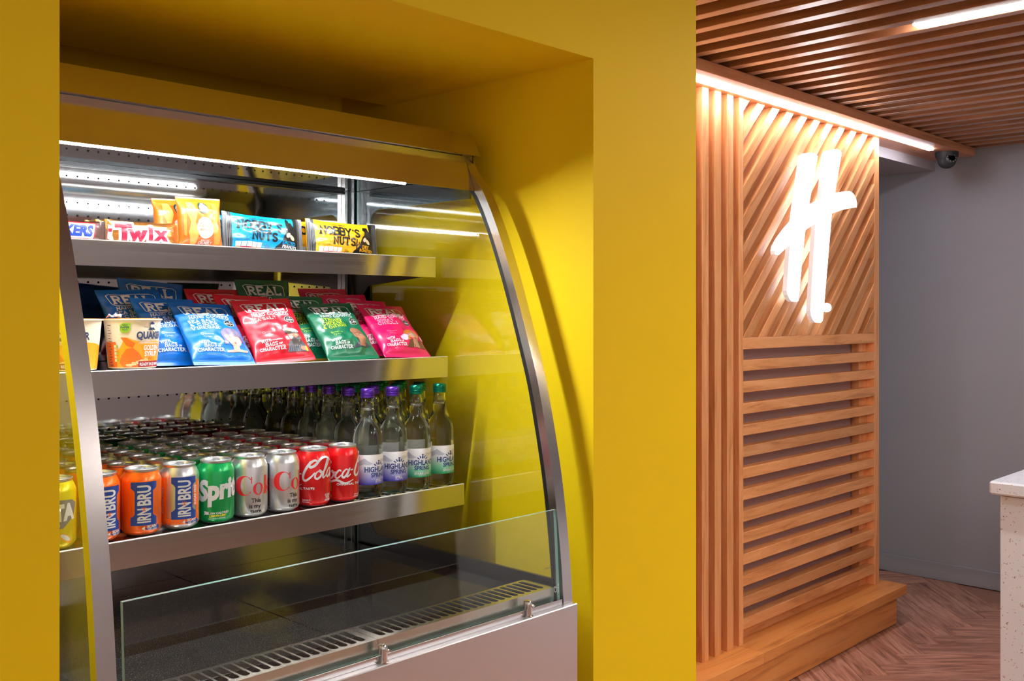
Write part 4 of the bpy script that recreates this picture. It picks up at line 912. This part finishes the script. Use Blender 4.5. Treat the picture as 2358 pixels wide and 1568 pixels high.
def place(t, x, y, z, label, cat, group=None, lean=6, yaw=0, roll=0, cp=False):
    o = copy_tree(t) if cp else t
    o.location = (x, y, z); o.rotation_euler = (-math.radians(lean), math.radians(roll), math.radians(yaw)); tag(o, label, cat, group); return o
cb, cy_ = foil('peanut blue', (0, 140, 196)), foil('peanut yellow', (240, 170, 22))
nb = make_pouch('peanut_packet', .182, .072, .026, cb, d_nob(cb, 'SALTED', 'PEANUTS'), seal='h', seed=11, amp=.0024)
ny = make_pouch('peanut_packet', .182, .072, .026, cy_, d_nob(cy_, 'DRY', 'ROASTED'), seal='h', seed=12, amp=.0024)
G1 = 'peanut packets on the top shelf'
place(nb, 1.070, 1.722, SH1-.002, 'blue salted peanut packet standing at the front of the top shelf', 'peanut packet', G1, 8, 0, 2)
place(nb, 1.045, 1.757, SH1-.002, 'blue salted peanut packet behind the front blue one, left edge showing', 'peanut packet', G1, 6, 0, 0, True)
place(ny, 1.262, 1.722, SH1-.002, 'yellow dry roasted peanut packet at the front of the top shelf', 'peanut packet', G1, 8, 0, 1)
place(ny, 1.222, 1.760, SH1-.002, 'yellow dry roasted peanut packet behind, between the blue and front yellow', 'peanut packet', G1, 6, 0, 0, True)
def d_tw(P):
    rd = ink('raspberry red', (224, 24, 60)); gd = foil('gold light', (226, 186, 130), .25, .7)
    P.rect(-56, 26, 56, 33, gd)
    for bo, mt in ((.16, WHITE), (.055, rd)):
        P.text('T', -40, 6, 28, mt, bold=bo, sx=1.05); P.text('w', -17, 6, 26, mt, bold=bo, sx=1.1); P.text('i', 7, 8, 25, mt, bold=bo, sx=1.1); P.text('x', 27, 8, 25, mt, bold=bo, sx=1.1)
    P.ell(9, 33, 4.6, 3, WHITE); P.ell(9, 33, 3.8, 2.3, rd); P.ell(9, 33, 3, 1.7, WHITE)
    br = ink('biscuit brown', (120, 60, 30)); P.poly([(-70, 4), (-58, 10), (-60, 22), (-70, 26)], br); P.poly([(-66, 8), (-56, 4), (-58, 14), (-56, 30), (-64, 34)], WHITE); P.rect(-64, 20, -58, 26, rd)
gold = foil('gold', (196, 132, 66), .25, .75)
tw = make_pouch('chocolate_bar', .142, .043, .028, gold, d_tw, seal='h', seed=21, amp=.0018, ex=4)
G2 = 'gold wrapped chocolate bars on the top shelf'
place(tw, .822, 1.722, SH1-.002, 'gold wrapped chocolate bar with red lettering, front of top shelf', 'chocolate bar', G2, 4)
for k in range(4): place(tw, .818-.006*k, 1.752+.031*k, SH1-.002, ['second gold chocolate bar behind the front one', 'third gold chocolate bar behind the front one', 'fourth gold chocolate bar behind the front one', 'rearmost gold chocolate bar behind the front one'][k], 'chocolate bar', G2, 4-k, 0, 1, True)
def d_sn(P):
    b_ = ink('bar blue', (20, 60, 170)); P.rect(-64, 1, 64, 33, ink('bar brown', (70, 36, 26))); P.poly([(-62, 2), (50, 2), (57, 32), (-56, 32)], RED); P.poly([(-60, 3.5), (48, 3.5), (53.5, 30), (-54, 30)], WHITE)
    P.text('SNICKERS', -3, 8, 18, b_, wd=98, bold=.06, shear=.2)
sn = make_pouch('chocolate_bar', .148, .036, .026, foil('brown bar', (62, 32, 24), .3), d_sn, seal='h', seed=31, amp=.001, ex=4)
G3 = 'brown wrapped chocolate bars on the top shelf'
place(sn, .677, 1.717, SH1-.001, 'brown bar with blue letters on white, front, by the left frame', 'chocolate bar', G3, 3)
place(sn, .674, 1.748, SH1-.001, 'brown bar with blue letters, second, behind the front one', 'chocolate bar', G3, 3, cp=True)
place(sn, .670, 1.780, SH1-.001, 'brown bar with blue letters, third, behind the front one', 'chocolate bar', G3, 3, cp=True)
def d_sb(P):
    lt, lt2 = ink('pouch light orange', (246, 170, 84)), ink('pouch amber', (240, 146, 50)); P.poly([(-24, 6), (-14, 6), (-12, 30), (-18, 46), (-14, 62), (-18, 84), (-30, 84), (-34, 66), (-26, 46), (-32, 26)], lt); P.poly([(24, 6), (36, 8), (38, 30), (30, 46), (36, 66), (30, 84), (20, 84), (22, 60), (16, 40)], lt2)
    P.ell(2, 36, 18, 20, WHITE); P.text('ALL BUTTER', 2, 43, 4.2, ORNG, bold=.02); P.text('SHORTBREAD', 2, 36.5, 4.2, ORNG, bold=.02); P.text('BISCUITS', 2, 30, 4.2, ORNG, bold=.02)
    dg = ink('emblem green', (34, 60, 50)); P.ell(0, 73, 11, 11, dg)
    P.poly([(-4, 66), (-5, 74), (-3, 79), (0, 81), (3, 79), (5, 74), (4, 66)], WHITE); P.ell(0, 74, 2.6, 3.2, dg); P.ell(0, 74, 2.0, 2.6, WHITE)
    for sg in (-1, 1):
        for k in range(3): P.stroke([(sg*(4+k*1.6), 80-k*2), (sg*(6+k*1.4), 73), (sg*(5+k*1.3), 66+k)], .7, WHITE, 4)
    P.poly([(-2, 80), (-3, 83), (0, 81.6), (3, 83), (2, 80)], WHITE); P.text('SERIOUSLY', 4, 12, 3, WHITE, bold=.02); P.text('CRUMBLY', 4, 7, 4.4, WHITE, bold=.03)
    P.poly([(-38, 58), (-34, 60), (-35, 20), (-39, 22)], lt2)
sb = make_pouch('biscuit_pouch', .092, .095, .036, foil('orange pouch', (216, 104, 22), .4), d_sb, seed=41, amp=.0020, sl=.045)
place(sb, .934, 1.722, SH1-.002, 'orange biscuit pouch with round emblem, standing upright on top shelf', 'biscuit pouch', 'biscuit pouches on the top shelf', 5, 0, -1)
place(sb, .915, 1.775, SH1-.002, 'orange biscuit pouch behind the front one, left edge showing', 'biscuit pouch', 'biscuit pouches on the top shelf', 5, 0, -2, True)
